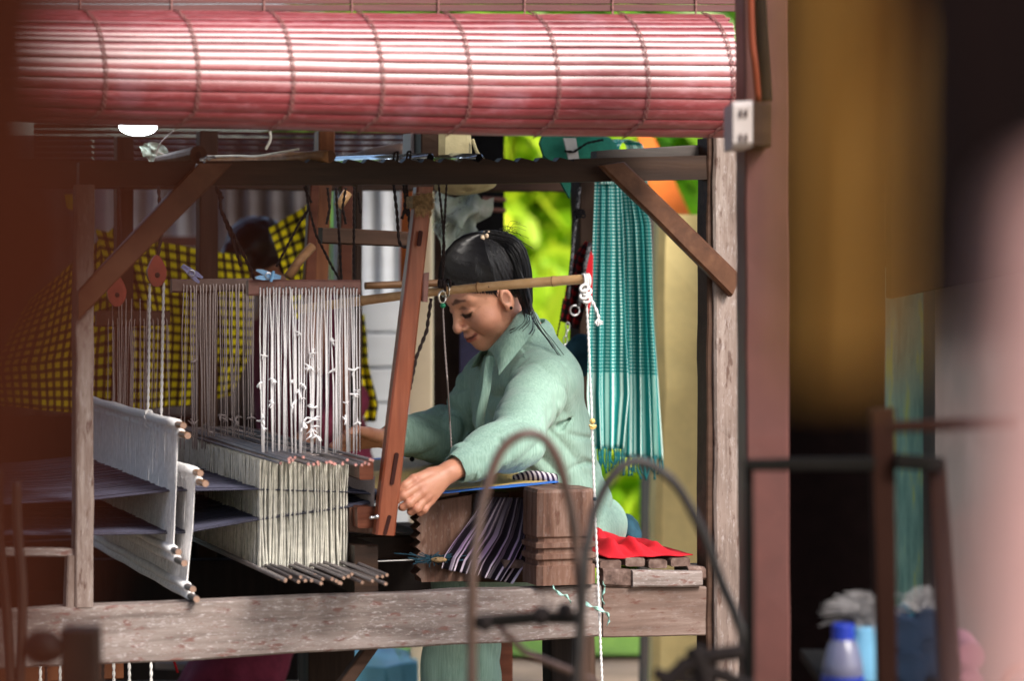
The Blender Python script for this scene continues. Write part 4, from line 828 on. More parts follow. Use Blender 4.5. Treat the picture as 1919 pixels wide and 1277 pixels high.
# mint ribbons
def ribbon(pts, wd_, w, label):
    P = spline([Q(x, y, w) for x, y in pts], 26); rows = []
    for i, p in enumerate(P): a = i * .35; rows.append([p + wd_ * (math.cos(a) * Z + math.sin(a) * W) * .5 * (-1) ** q for q in (0, 1)])
    m = MB(); m.sheet(rows, thick=.0006); return tag(obj('ribbon', m, M['green_ribbon'], smooth=True), label, 'ribbon', 'mint ribbons tied to the beam')
ribbon([(1036, 1100), (1046, 1112), (1062, 1118), (1070, 1130)], .008, -.03, 'mint ribbon end tied below the carved post')
ribbon([(1098, 1132), (1115, 1140), (1132, 1146), (1142, 1158), (1138, 1172)], .010, -.075, 'mint ribbon knotted round the white rope')
ribbon([(1130, 1092), (1134, 1104), (1128, 1120), (1133, 1134)], .009, -.02, 'short mint ribbon hanging under the bench corner')

# ================================================================== THINGS ON THE TOP RAIL
bp = thing('bamboo_pole', 'knobbly brown bamboo pole lying on the top rail', 'bamboo pole', Q(520, 302, .1))
P = spline([Q(370, 300, .5), Q(440, 304, .35), Q(500, 302, .2), Q(560, 296, .08), Q(618, 293, .0)], 40)
m = MB(); m.tube(P, [.013 + .002 * math.exp(-((i - 27) / 1.5) ** 2) + .0015 * math.exp(-((i - 12) / 1.5) ** 2) for i in range(40)], 12); obj('pole', m, M['bamboo_dk'], bp, smooth=True)
m = MB(); m.tube([Q(618, 293, -.003), Q(618, 293, .0)], .0125, 12); obj('cut_end', m, M['brace'], bp)
m = MB(); m.tube(spline([Q(372, 299, .48), Q(440, 297, .33), Q(480, 298, .2), Q(520, 292, .1), Q(560, 285, .06)], 20) + [0, 0, .006], .0025, 6); obj('twig', m, M['cream_thread'], bp)
m = MB(); m.tube([Q(300, 302, .25), Q(345, 296, .1), Q(372, 290, .02)], [.012, .018, .019], 12); o = obj('bobbin', m, M['brownz'], smooth=False); tag(o, 'fat brown roller end left of the knobbly pole', 'roller'); e = MB(); e.tube([Q(372, 290, .019), Q(372, 290, .012)], .006, 10); obj('roller_hole', e, M['darkrope'], o)
for k, (x0, x1, y0, y1) in enumerate([(632, 806, 303, 296), (822, 898, 296, 297)]):
    root = thing('metal_tube', 'shiny steel tube on the rail, %s of two' % ('longer left one' if k == 0 else 'shorter right one'), 'tube', Q(x1, y1, .05), 'steel tubes on the rail')
    a, b = Q(x0, y0 - 1, .35 if k == 0 else .2), Q(x1, y1, .02); m = MB(); m.tube([a, b], .0105, 14); obj('tube_body', m, M['metal'], root, smooth=True)
    m = MB(); m.tube([b + (b - a) / np.linalg.norm(b - a) * -.001, b + (b - a) / np.linalg.norm(b - a) * .0012], .0088, 12); obj('tube_mouth', m, M['black'], root)
ropes([[(737, 300), (739, 286), (746, 284), (744, 303), (742, 345)], [(762, 300), (764, 284), (770, 284), (768, 303), (766, 345)]], .02, 'two dark twine loops round the steel tube', .0026)
m = MB(); m.tube(spline([Q(640, 300, .55), Q(690, 292, .45), Q(740, 284, .38), Q(762, 282, .35)], 12), [.008, .010, .012, .014, .016, .017, .017, .017, .017, .017, .016, .014], 12); tag(obj('fabric_roll', m, M['board2'], smooth=True), 'small greyish brown roll behind the steel tube', 'roll')
m = MB(); m.tim([(788, 240), (824, 240), (788, 293), (824, 293)], .15, .25, seg=4, amp=.003); tag(obj('dark_block', m, M['raildark']), 'dark wood block on the rail between pale bundles', 'block')
m = MB(); m.tim([(826, 244), (886, 244), (826, 290), (888, 292)], .14, .22, seg=6, amp=.003, c=.012); o = obj('jute_bundle', m, M['straw']); tag(o, 'square beige jute bundle above the short steel tube', 'bundle')
e = MB(); e.tube(spline([Q(886, 262, .14), Q(894, 285, .12), Q(906, 300, .1)], 8), .004, 6); obj('loose_end', e, M['straw'], o)
m = MB(); m.tim([(770, 250), (787, 250), (768, 290), (786, 292)], .2, .26, seg=4, amp=.002); tag(obj('glass_jar', m, M['sheet_dk']), 'pale grey edge of a tin beside the dark block', 'tin')
m = MB(); m.tim([(598, 246), (628, 246), (598, 284), (628, 286)], .05, .09, seg=4); tag(obj('upright_stub', m, M['orangez']), 'orange brown wood stub above the bamboo end', 'stub')
m = MB(); m.tube(spline([Q(506, 246, .1), Q(507, 262, .1), Q(498, 280, .1)], 8), .003, 6); tag(obj('cane_hook', m, M['cream_thread']), 'pale curved cane end hanging from the blind', 'hook')
# plastic film, foil and cobweb
def film(pts, w, label, name='plastic_bag', mat='film', n=(16, 14), amp=.02):
    a, b, c, d = [np.array(Q(x, y, w)) for x, y in pts]; P = []
    for j in range(n[1]):
        v = j / (n[1] - 1); row = []
        for i in range(n[0]):
            u = i / (n[0] - 1); p = (a * (1 - u) + b * u) * (1 - v) + (d * (1 - u) + c * u) * v; p = p + W * amp * vnoise(np.array([[u * 5, v * 5, w * 9]]))[0] + L * amp * .4 * vnoise(np.array([[u * 4 + 9, v * 5, w]]))[0] + Z * amp * .5 * vnoise(np.array([[u * 6, v * 4 + 5, w]]))[0]; row.append(p)
        P.append(row)
    m = MB(); m.sheet(P); return tag(obj(name, m, M[mat], smooth=True), label, 'plastic sheet')
film([(808, 362), (930, 366), (868, 478), (812, 460)], 1.0, 'greenish clear plastic bag hanging behind the weaver\'s head', amp=.05)
film([(262, 272), (300, 268), (325, 300), (275, 302)], .3, 'scrap of clear film under the lamp', mat='film')
m = MB(); m.tube(spline([Q(296, 285, .3), Q(330, 296, .28), Q(372, 285, .2)], 16), .0015, 5); m.tube(spline([Q(290, 300, .3), Q(300, 270, .28), Q(325, 245, .2)], 16), .0015, 5); tag(obj('thin_wire', m, M['dull_thread']), 'thin wires hanging beside the lamp', 'wire')
film([(372, 297), (402, 291), (404, 296), (380, 303)], .0, 'small shiny foil strip on the rail', 'foil_strip', 'metal', amp=.006)
# straw hat hanging
m = MB(); P = [[Q(872, 344, .7) + .064 * k * (math.cos(a) * L * 1.15 + math.sin(a) * (W * .85 - Z * .35)) - Z * .016 * (1 - k) for a in np.linspace(0, 2 * math.pi, 40)] for k in (.05, .4, .7, 1)]
m.sheet(P, thick=.004); tag(obj('straw_hat', m, M['straw'], smooth=True), 'pale straw hat hanging brim down under the rail', 'hat')
# green cap on the post
cp = thing('baseball_cap', 'dark green cap hung on the back post above the scarf', 'cap', Q(1070, 300, .85))
m = MB(); P = []
for j in range(9):
    v = j / 8; row = []
    for i in range(25):
        a = math.pi * 2 * i / 24; rr = .085 * math.sin(v * 1.5); row.append(Q(1092, 300, .86) + rr * math.cos(a) * L * 1.2 + rr * math.sin(a) * W + Z * (.085 * math.cos(v * 1.5) - .01))
    P.append(row)
m.sheet(P, thick=.002); obj('crown', m, M['tealcap'], cp, smooth=True)
m = MB(); P = [Q(x, y, .78) for x, y in [(1012, 268), (1018, 252), (1055, 245), (1064, 300), (1070, 345), (1068, 372), (1056, 350), (1036, 306), (1020, 292)]]; m.poly(P, .012 * W); obj('visor', m, M['tealcap'], cp)
m = MB(); m.tim([(1056, 258), (1080, 258), (1066, 302), (1086, 302)], .74, .745, seg=4); obj('strap', m, M['grey_strap'], cp)
m = MB(); m.rope([Q(1058, 283, .735), Q(1075, 285, .73), Q(1100, 268, .73), Q(1130, 262, .74)], .003); obj('lace', m, M['black'], cp)
# LED lamp
m = MB(); c = Q(259, 237, .3); m.ball(c, (.041, .041, .020), 24, 12); tag(obj('ceiling_lamp', m, M['glow'], smooth=True), 'round white glowing lamp under the blind at left', 'lamp')

# ================================================================== CLOTH
def drape(name, L0, R0, w, mat, label, cat, pleats, amp, uscale, vlen, nu=90, nv=50, ptag=True, thick=.0012, parent=None, seed=0, group=None, kw=1.0):
    # left and right edges in photo points from top to bottom, pleated in depth
    l_, r_ = resample(L0, nv), resample(R0, nv); P = []; UV = []
    for j in range(nv):
        v = j / (nv - 1); row = []; ur = []
        for i in range(nu):
            u = i / (nu - 1); x = l_[j, 0] * (1 - u) + r_[j, 0] * u; y = l_[j, 1] * (1 - u) + r_[j, 1] * u
            ph = 2 * math.pi * pleats * (u + .03 * vnoise(np.array([[u * 3 + seed, v * 2, 1]]))[0]); a = amp * (.45 + .55 * min(1, v * 2)) * (math.sin(ph) + .35 * math.sin(2.3 * ph + 1 + seed))
            ww = w + a + .01 * vnoise(np.array([[u * 4, v * 3, seed + 5]]))[0]; p = Q(x, y, w); p = p + (a + .006 * vnoise(np.array([[u * 6, v * 4, seed + 5.]]))[0]) * W; row.append(p); ur.append((u * uscale, v * vlen))
        P.append(row); UV.append(ur)
    m = MB(); m.sheet(P, UV, thick); o = obj(name, m, M[mat], parent, smooth=True)
    if label: tag(o, label, cat, group)
    return o
sc = thing('checked_scarf', 'long teal and white checked scarf with fringed ends hanging on the back post', 'scarf', Q(1170, 890, .8))
def fringe(m, x0, x1, y0, y1, w, n):
    for k in range(n):
        x = x0 + (x1 - x0) * k / (n - 1); P = spline([Q(x, y0 - 4, w), Q(x + rng.uniform(-3, 3), (y0 + y1) / 2, w - .004), Q(x + rng.uniform(-6, 6), y1 + rng.uniform(-9, 9), w)], 8); m.tube(P, [.0022, .0026, .003, .0024, .003, .0026, .002, .0035], 5)
o = drape('scarf_panel', [(1118, 330), (1113, 470), (1106, 600), (1101, 740), (1110, 842)], [(1164, 330), (1168, 480), (1172, 600), (1176, 740), (1166, 842)], .80, 'krama', None, '', 3, .010, .075, .74, parent=sc)
o = drape('scarf_panel', [(1162, 335), (1166, 480), (1168, 600), (1168, 740), (1163, 858)], [(1196, 335), (1218, 420), (1226, 600), (1234, 740), (1241, 862)], .86, 'krama', None, '', 4, .014, .105, .76, parent=sc, seed=3)
P = spline([(1142, 345), (1141, 300), (1146, 272), (1160, 262), (1176, 266), (1190, 276), (1198, 345)], 30); rows = []; UV = []
wz = np.linspace(.79, .9, 30)
for (x, y), w in zip(P, wz):
    rows.append([Q(x, y, w) + (u - .5) * .048 * (L * .9 + W * .5 * 0) + W * .004 * math.sin(u * 12) for u in np.linspace(0, 1, 14)]); UV.append([(u * .075, .02 + len(UV) * .004) for u in np.linspace(0, 1, 14)])
m = MB(); m.sheet(rows, UV, .0012); obj('scarf_fold', m, M['krama'], sc, smooth=True)
fm = plain('teal_fringe', (.006, .10, .11), .8)
m = MB(); fringe(m, 1112, 1165, 842, 880, .80, 12); fringe(m, 1166, 1240, 858, 892, .86, 16); obj('fringe', m, fm, sc, smooth=True, kind='stuff')
# yellow and black checked blanket behind
o = drape('checked_blanket', [(55, 560), (20, 620), (-10, 690), (0, 760)], [(212, 425), (214, 520), (212, 640), (206, 780)], 1.62, 'gingham', 'yellow and black checked cloth hanging at the far left, behind the thin post', 'cloth', 2, .02, .36, .42, group='yellow and black checked cloths')
o = drape('checked_blanket', [(178, 430), (205, 520), (236, 600), (235, 770)], [(375, 468), (372, 560), (366, 680), (358, 760)], 1.55, 'gingham', 'yellow and black checked cloth in the middle, behind the red pulley', 'cloth', 2, .015, .26, .46, group='yellow and black checked cloths')
o = drape('checked_blanket', [(372, 468), (372, 560), (388, 640), (388, 750)], [(460, 480), (474, 560), (470, 660), (432, 742)], 1.5, 'gingham', 'yellow and black checked cloth seen through the dim strings', 'cloth', 1.5, .012, .14, .40, group='yellow and black checked cloths')
o = drape('checked_blanket', [(505, 428), (520, 470), (540, 530), (556, 600)], [(582, 380), (598, 440), (606, 520), (610, 600)], 1.5, 'gingham', 'yellow and black checked cloth slanting up right of the hair bun', 'cloth', 1, .012, .12, .28, group='yellow and black checked cloths')
o = drape('checked_blanket', [(676, 590), (676, 680), (684, 760), (686, 792)], [(684, 590), (690, 680), (708, 760), (704, 790)], 1.5, 'gingham', 'narrow yellow and black checked edge left of the batten arm', 'cloth', 1, .01, .05, .26, nu=20, group='yellow and black checked cloths')
m = MB(); m.poly([R(x, y, 7.9) for x, y in [(118, 366), (134, 366), (134, 396), (122, 392)]], (0, .01, 0)); tag(obj('cloth_scrap', m, M['yellow']), 'small yellow scrap high at the far left', 'scrap')
# woven cloth on the loom
def flat(name, x0, y0, x1, y1, w0, w1, mat, parent, sag=0., n=20, thick=.0015, uvs=1., up=.0):
    P = []; UV = []
    for j in range(n):
        w = w0 + (w1 - w0) * j / (n - 1); row = []
        for i in range(n): t = i / (n - 1); row.append(LW(sof(x0, .1) + (sof(x1, .1) - sof(x0, .1)) * t, w, zq(x0, y0, .1) + (zq(x1, y1, .1) - zq(x0, y0, .1)) * t - sag * math.sin(t * 3.1) + up + .0015 * vnoise(np.array([[t * 9, w * 30, 1]]))[0]))
        P.append(row); UV.append([(i / n * uvs, w) for i in range(n)])
    m = MB(); m.sheet(P, UV, thick); return obj(name, m, M[mat], parent, smooth=True)
wc = thing('woven_cloth', 'newly woven gold cloth with a bright blue edge stretched to the breast beam', 'cloth', Q(880, 925, .4))
flat('selvedge', 742, 932, 1044, 905, .09, .125, 'bright_blue', wc); flat('cloth_body', 742, 931, 1044, 904, .1255, .98, 'gold', wc)
flat('selvedge', 742, 932, 1044, 905, .981, 1.04, 'bright_blue', wc)
rl = MB(); P = [Q(962, 897, .22), Q(1000, 893, .16), Q(1042, 899, .12)]
rows = []; UV = []; 
for j, a in enumerate(np.linspace(0, 2 * math.pi, 16)): rows.append([spline(P, 20)[i] + .0115 * (math.cos(a) * Z + math.sin(a) * W * 1.2) * (.6 + .4 * math.sin(min(1, i / 6) * 1.57)) for i in range(20)]); UV.append([(i * .0055 + j * .001, 0) for i in range(20)])
rl.sheet(rows, UV); tag(obj('rolled_cloth', rl, M['striproll'], smooth=True), 'rolled purple and white striped cloth lying on the gold weaving', 'cloth roll')
# striped skirt cloth bundle hanging below
sb = drape('striped_cloth', [(912, 932), (880, 975), (850, 1015), (832, 1042), (826, 1066)], [(1004, 934), (1006, 975), (1002, 1015), (985, 1055), (958, 1094)], .135, 'striped', 'purple and black striped cloth gathered and hanging beside the carved post', 'cloth', 6, .016, .30, 1.0, seed=2, nu=140)
# frayed green tuft with thread
m = MB(); c = Q(812, 1048, .14)
for q in range(90): d = rng.normal(0, 1, 3) * (1.6, .6, .5); d = d[0] * L * .018 + d[1] * W * .01 + d[2] * Z * .012; m.tube(spline([c + d * .2, c + d * .7 + rng.normal(0, .002, 3), c + d * 1.2], 6), .0012, 3, cap=False)
tf = tag(obj('thread_tuft', m, M['navy']), 'tuft of dark green threads beside the striped cloth', 'thread tuft'); m = MB(); m.ball(Q(822, 1050, .13), (.018, .008, .006), 10, 6); obj('pale_bobbin', m, M['jute'], tf, smooth=True)
strand('white_line', [Q(655, 1055, .14), Q(775, 1050, .14)], .0012, M['rope'], 'thin taut white line beside the sticks', 'string')
# red and navy cloths on the bench
def heap(name, pts, w0, w1, z0, h, mat, label, seed=0):
    x0, x1 = pts; n = 40; P = []
    for j in range(26):
        v = j / 25; row = []
        for i in range(n):
            u = i / (n - 1); s_ = sof(x0 + (x1 - x0) * u, .1); w = w0 + (w1 - w0) * v + .008 * math.sin(u * 19 + seed); e = min(1, 4 * min(u, 1 - u) + .05) * min(1, 5 * min(v, 1 - v) + .05)
            z = z0 + e * h * (.5 + .5 * vnoise(np.array([[u * 7 + seed, v * 4, seed]]))[0] + .25 * vnoise(np.array([[u * 17, v * 9, seed]]))[0]) * (1.15 - .8 * u); row.append(LW(s_, w, z + .002))
        P.append(row)
    m = MB(); m.sheet(P, thick=.002); return tag(obj(name, m, M[mat], smooth=True), label, 'cloth')
heap('red_cloth', (1120, 1278), .03, .42, zb_ + .021, .045, 'red', 'crumpled bright red cloth lying on the bench slats', 2)
o = solid('folded_cloth', lambda p: smin(smin(sd_ell(p, Q(1174, 990, .62), (.028, .06, .032)), sd_ell(p, Q(1186, 1005, .60), (.022, .05, .022)), .008), sd_ell(p, Q(1160, 1012, .62), (.03, .05, .02)), .01) + .004 * vnoise(p * 70), Q(1174, 990, .62) - .12, Q(1174, 990, .62) + .12, .005, M['navy']); tag(o, 'crumpled dark teal cloth behind the weaver\'s hip', 'cloth')
# things hanging on the back post: strap with karabiners, red black scarf, navy bag
o = drape('red_black_scarf', [(1100, 452), (1078, 480), (1062, 540), (1052, 602)], [(1108, 458), (1104, 500), (1098, 560), (1082, 618)], .88, 'redblack', 'red and black checked scarf hanging left of the teal one', 'scarf', 3, .01, .10, .2, nu=40)
m = MB(); m.poly([Q(x, y, .80) for x, y in [(1098, 500), (1108, 470), (1112, 480), (1110, 560), (1102, 590)]], .006 * W); tag(obj('red_strap', m, M['red']), 'bright red strap between back post and teal scarf', 'strap')
strand('speckled_strap', [Q(1086, 350, .8), Q(1082, 390, .8), Q(1076, 440, .8), Q(1070, 500, .8), Q(1064, 560, .8)], .005, M['speckle'], 'speckled black strap hanging down the back post', 'strap')
strand('speckled_strap', [Q(1106, 455, .78), Q(1096, 500, .78), Q(1090, 540, .78), Q(1084, 575, .78)], .006, M['speckle'], 'speckled black strap crossing the red scarf', 'strap')
m = MB(); 
for q in range(8): m.torus(Q(1086 + rng.uniform(-8, 8), 399 + rng.uniform(-4, 5), .79), .006, .002, L, Z + W * .5, 10, 5)
tag(obj('black_knot', m, M['black']), 'black knot on the back post', 'knot')
ch = thing('metal_chain', 'small dark metal chain with karabiner below the red scarf', 'chain', Q(1060, 665, .86))
for q in range(5): 
    m = MB(); c = Q(1064 - q * 2.2, 612 + q * 13, .84); ax = L if q % 2 == 0 else W; P = [c + .005 * math.cos(a) * ax + (.010 * math.sin(a)) * Z for a in np.linspace(0, 2 * math.pi, 16)]; m.tube(P, .0014, 5, cap=False); obj('chain_link', m, M['steel'], ch, smooth=True)
m = MB(); m.torus(Q(1077, 582, .82), .012, .0022, L, Z, 18, 6); obj('karabiner', m, M['steel'], ch, smooth=True)
ropes([[(1056, 560), (1050, 600), (1044, 630), (1040, 660)]], .87, 'thin dark green cord left of the chain', .002)
o = solid('navy_bag', lambda p: sd_ell(p, Q(1088, 668, .9), (.042, .03, .055)) + .004 * vnoise(p * 40), Q(1088, 668, .9) - .1, Q(1088, 668, .9) + .1, .006, M['navy']); tag(o, 'dark navy bag hanging between the back post and scarf', 'bag')

# ================================================================== UNDER THE BEAM
for k, (x, c) in enumerate([(212, 'rope'), (241, 'rope'), (282, 'rope'), (75, 'rope'), (112, 'rope')]):
    strand('treadle_rope', [Q(x, 1170, .3 + k * .02), Q(x + 2, 1330, .3)], .0034, M[c], {75: 'leftmost grey rope hanging below the front beam', 112: 'grey rope hanging just left of the dark wooden stub', 212: 'grey rope hanging just right of the dark wooden stub', 241: 'grey rope hanging at the right end of the orange plank', 282: 'rightmost grey rope hanging below the front beam'}[x], 'rope', 'treadle ropes', rope=True)
for k, x in enumerate((192, 86)): strand('treadle_rope', [Q(x, 1170, .35), Q(x + 1, 1330, .35)], .0034, M['darkrope'], 'dark twine hanging below the front beam, %s' % ('right one' if k == 0 else 'left one'), 'rope', 'treadle ropes', rope=True)
m = MB(); m.lbox(-1.4, sof(232, .4), .4, .52, Q(200, 1275, .4)[2], Q(200, 1243, .4)[2], seg=6); tag(obj('treadle_plank', m, M['orangez']), 'orange brown plank low behind the hanging ropes', 'plank')
m = MB(); m.dtim([(600, 1236), (600, 1330), (775, 1250), (775, 1330)], 8.0, 8.3, seg=6, amp=.02); tag(obj('blue_tarp', m, M['blue_plastic']), 'pale blue plastic lying on the ground beyond the loom', 'tarp')
m = MB(); m.dtim([(290, 1243), (290, 1256), (356, 1246), (356, 1258)], 7.6, 7.7, seg=3); tag(obj('grey_box', m, M['sheet_dk']), 'pale grey edge of a box below the beam', 'box')
strand('red_string', [Q(326, 1240, .8), Q(333, 1262, .8)], .003, M['red'], 'short red cord below the front beam', 'cord')

# ================================================================== FOREGROUND, out of focus
post('near_post', [(-300, -250), (150, -250), (-300, 1500), (40, 1500)], .68, .72, M['rust'], 'very blurred dark red brown post at the left edge', seg=20, amp=.0, c=.004)
m = MB(); Pn = [(-300, 20), (20, 60), (230, 200), (340, 400), (320, 560), (180, 800), (0, 1000), (-300, 1040)]; m.poly([R(x, y, .42) for x, y in Pn], (0, .012, 0)); tag(obj('near_cloth', m, M['rust']), 'very blurred rust brown cloth bulging in from the left edge', 'cloth')
post('near_dark_post', [(1655, -250), (2250, -250), (1765, 560), (2250, 330)], .82, .87, M['void'], 'very blurred black beam in the upper right corner', 'beam', seg=4)
post('near_pink_post', [(1955, 360), (2300, 200), (1880, 1500), (2300, 1500)], .75, .8, M['pinkwall'], 'very blurred pale pink post at the right edge', seg=4)
o = drape('mustard_curtain', [(1478, -200), (1480, 300), (1490, 690)], [(1700, -200), (1705, 300), (1670, 690)], 0, 'mustard', None, '', 1, 0, 1, 1, nu=4, nv=4)
COL.objects.unlink(o); bpy.data.objects.remove(o)
m = MB(); dm = .98; rows = []
for j in range(20):
    t = j / 19; row = []
    for i in range(40):
        u = i / 39; row.append(R(1480 + u * 200 + (-14 * t * (u - .5)), -160 + t * 870, dm) + np.array([0, .010 * math.sin(u * 19 + t), 0]))
    rows.append(row)
m.sheet(rows, thick=.002); tag(obj('mustard_curtain', m, M['mustard'], smooth=True), 'blurred mustard yellow cloth strip hanging at upper right', 'curtain')
pp = post('painted_post', [(1392, -200), (1474, -200), (1402, 1500), (1482, 1500)], 5.2, 5.4, M['pinkpost'], 'red brown painted post right of the loom, slightly blurred', seg=20, c=.004)
so = thing('power_socket', 'off white double socket box on the red brown post', 'socket', R(1392, 277, 5.0))
m = MB(); m.dtim([(1374, 190), (1374, 277), (1410, 188), (1410, 275)], 4.98, 5.2, seg=4, amp=0, c=.008); obj('socket_box', m, M['socket'], so)
for y in (212, 258):
    for x in (1387, 1397): m = MB(); m.dtim([(x, y - 7), (x, y + 7), (x + 3, y - 7), (x + 3, y + 7)], 4.975, 4.985, seg=1, amp=0, c=.0005); obj('socket_slot', m, M['slot'], so)
m = MB(); m.dtim([(1412, 190), (1412, 275), (1444, 192), (1444, 275)], 5.1, 5.2, seg=2, amp=0); obj('back_plate', m, M['raildark'], so)
m = MB(); m.tube(spline([R(1404, -100, 5.1), R(1408, 60, 5.1), R(1414, 120, 5.1), R(1420, 190, 5.12)], 14), .006, 8); tag(obj('orange_cable', m, M['cable'], smooth=True), 'orange cable running down to the socket', 'cable')
m = MB(); m.tube(spline([R(1418, -100, 5.15), R(1426, 60, 5.15), R(1432, 150, 5.15), R(1434, 190, 5.15)], 14), .012, 8); tag(obj('black_cable', m, M['black'], smooth=True), 'thick black cable beside the orange one', 'cable')
# bent cane hoops of a winding wheel
wh = thing('yarn_winder', 'old cane hooped yarn winder, blurred in front of the loom', 'yarn winder', R(1100, 1400, 4.4))
def hoop(pts, d, r, mat): m = MB(); P_ = spline([R(x, y, d + dd) for x, y, dd in pts], 90); m.tube(P_ + .0012 * np.stack([vnoise(P_ * 30 + 5), 0 * P_[:, 0], vnoise(P_ * 30 + 9)], 1), r * (1 + .12 * vnoise(P_ * 40)), 10); return obj('hoop', m, mat, wh, smooth=True)
hoop([(886, 1420, 0), (884, 1200, 0), (888, 1060, 0), (908, 930, .02), (938, 848, .03), (985, 814, .04), (1030, 835, .05), (1062, 920, .06), (1082, 1040, .06), (1090, 1180, .06), (1092, 1420, .06)], 4.35, .0078, M['cane'])
hoop([(1072, 1420, .0), (1086, 1200, 0), (1096, 1060, .0), (1118, 950, .02), (1155, 885, .03), (1200, 866, .04), (1258, 900, .05), (1310, 985, .06), (1350, 1090, .06), (1392, 1200, .06), (1410, 1420, .06)], 4.3, .0078, M['cane_dk'])
m = MB(); m.dtim([(1010, 1143), (1010, 1168), (1070, 1146), (1070, 1166)], 4.3, 4.36, seg=3); m2 = MB()
m2.tube([R(890, 1168, 4.35), R(1010, 1158, 4.35), R(1085, 1160, 4.35)], .010, 8); obj('axle', m2, M['iron'], wh)
for (x, y, r_) in ((1015, 1155, .014), (912, 1168, .010), (1060, 1150, .011)):
    o = solid('hub', lambda p, x=x, y=y, r_=r_: sd_ell(p, R(x, y, 4.35), (r_ * 1.1, r_, r_ * 1.25)) + .006 * vnoise(p * 45), R(x, y, 4.35) - .06, R(x, y, 4.35) + .06, .005, M['ddark'], wh)
m = MB(); m.tube([R(940, 1180, 4.4), R(985, 1225, 4.45), R(1120, 1280, 4.5)], .006, 8); obj('spoke', m, M['cane'], wh)
m = MB()
for P_, r0 in (([(1240, 1290), (1300, 1240), (1392, 1222)], .012), ([(1300, 1215), (1318, 1260), (1330, 1340)], .014), ([(1270, 1245), (1340, 1262), (1410, 1290)], .010), ([(1225, 1262), (1290, 1275), (1370, 1262)], .008)): m.tube(spline([R(x, y, 4.2) for x, y in P_], 14), r0, 8)
obj('wheel_base', m, M['ddark'], wh, smooth=True)
# left: canes, dark stub
for k, (P, lab) in enumerate([([(8, 880), (8, 1000), (20, 1120), (30, 1300)], 'blurred thin brown cane nearest the left edge'), ([(40, 905), (42, 1000), (50, 1120), (44, 1320)], 'blurred thin brown cane right of the other at lower left')]):
    m = MB(); m.tube(spline([R(x, y, 3.9) for x, y in P], 30), .0065, 8); tag(obj('thin_cane', m, M['cane'], smooth=True), lab, 'cane', 'thin canes at lower left')
post('dark_stub', [(118, 1180), (182, 1180), (118, 1450), (182, 1450)], 3.9, 3.96, M['raildark'], 'blurred dark wooden stub at the lower left', 'wooden stub', seg=4)
o = solid('wood_knob', lambda p: sd_ell(p, R(88, 1215, 3.9), (.026, .026, .024)) + .003 * vnoise(p * 50), R(88, 1215, 3.9) - .05, R(88, 1215, 3.9) + .05, .004, M['raildark']); tag(o, 'blurred dark knob beside the wooden stub', 'knob')
# dark iron rack at right with cones and bottle
rk = thing('rack', 'dark wooden rack frame standing at lower right', 'rack', R(1590, 1450, 4.3))
for nm, P, mt in (('leg', [(1632, 770), (1678, 765), (1650, 1450), (1684, 1450)], 'rackwood'), ('leg', [(1738, 858), (1772, 862), (1772, 1450), (1812, 1450)], 'rackwood'), ('leg', [(1398, 880), (1412, 880), (1400, 1450), (1416, 1450)], 'iron')):
    m = MB(); m.dtim(P, 4.3, 4.33, seg=8); obj(nm, m, M[mt], rk)
m = MB(); m.dtim([(1396, 862), (1396, 884), (1640, 858), (1640, 884)], 4.28, 4.30, seg=6); obj('bar', m, M['iron'], rk)
m = MB(); m.dtim([(1680, 852), (1680, 880), (1770, 858), (1770, 884)], 4.28, 4.30, seg=4); obj('bar', m, M['iron'], rk)
m = MB(); m.dtim([(1560, 1300), (1560, 1320), (1830, 1300), (1830, 1320)], 4.5, 5.0, seg=4); obj('shelf', m, M['iron'], rk)
m = MB(); m.dtim([(1668, 790), (1668, 812), (1900, 782), (1900, 804)], 4.0, 4.02, seg=4); obj('bar', m, M['rackwood'], rk)
def lathe(m, c, prof, n=20):
    V = [c + np.array([r * math.cos(2 * math.pi * j / n), r * math.sin(2 * math.pi * j / n), z]) for r, z in prof for j in range(n)]; k = len(prof)
    m.add(V, [(i * n + j, i * n + (j + 1) % n, (i + 1) * n + (j + 1) % n, (i + 1) * n + j) for i in range(k - 1) for j in range(n)] + [tuple(range(n - 1, -1, -1)), tuple((k - 1) * n + j for j in range(n))])
db = 4.62; c = R(1580, 1332, db); bo = thing('plastic_bottle', 'cloudy plastic bottle with a royal blue cap and band', 'bottle', c)
m = MB(); lathe(m, c, [(.032, 0), (.034, .01), (.034, .04), (.031, .045), (.031, .05), (.034, .055), (.032, .075), (.024, .105), (.014, .12), (.013, .125)]); obj('body', m, M['bottle'], bo, smooth=True)
m = MB(); lathe(m, c, [(.0175, .106), (.0185, .108), (.0185, .136), (.016, .139)]); obj('cap', m, M['capblue'], bo)
m = MB(); lathe(m, c, [(.0352, .037), (.0352, .056)]); obj('label_band', m, M['capblue'], bo)
def cone(x, ytop, ybot, r0, r1, d, mat, label, tilt=0):
    a, b = R(x, ytop, d), R(x, ybot, d); m = MB(); lathe(m, b, [(r1, 0), (r1, .004), (r0, a[2] - b[2] - .004), (r0 * .9, a[2] - b[2])]); return tag(obj('yarn_cone', m, M[mat], smooth=False), label, 'yarn cone', 'yarn cones in the rack')
cone(1626, 1174, 1340, .030, .052, 4.66, 'cone_blue', 'pale blue yarn cone between bottle and rack leg')
m = MB(); c = R(1625, 1172, 4.66)
for q in range(170): d = np.array([rng.normal(-.2, .5), rng.normal(0, .4), abs(rng.normal(1, .3))]); d /= np.linalg.norm(d); m.tube(spline([c + rng.normal(0, .012, 3), c + d * .04, c + d * .075 + (-.02 * rng.random(), 0, -.02)], 6), .0007, 3, cap=False)
tag(obj('fibre_tuft', m, M['fluff']), 'tuft of whitish raw fibres above the pale blue cone', 'fibre tuft')
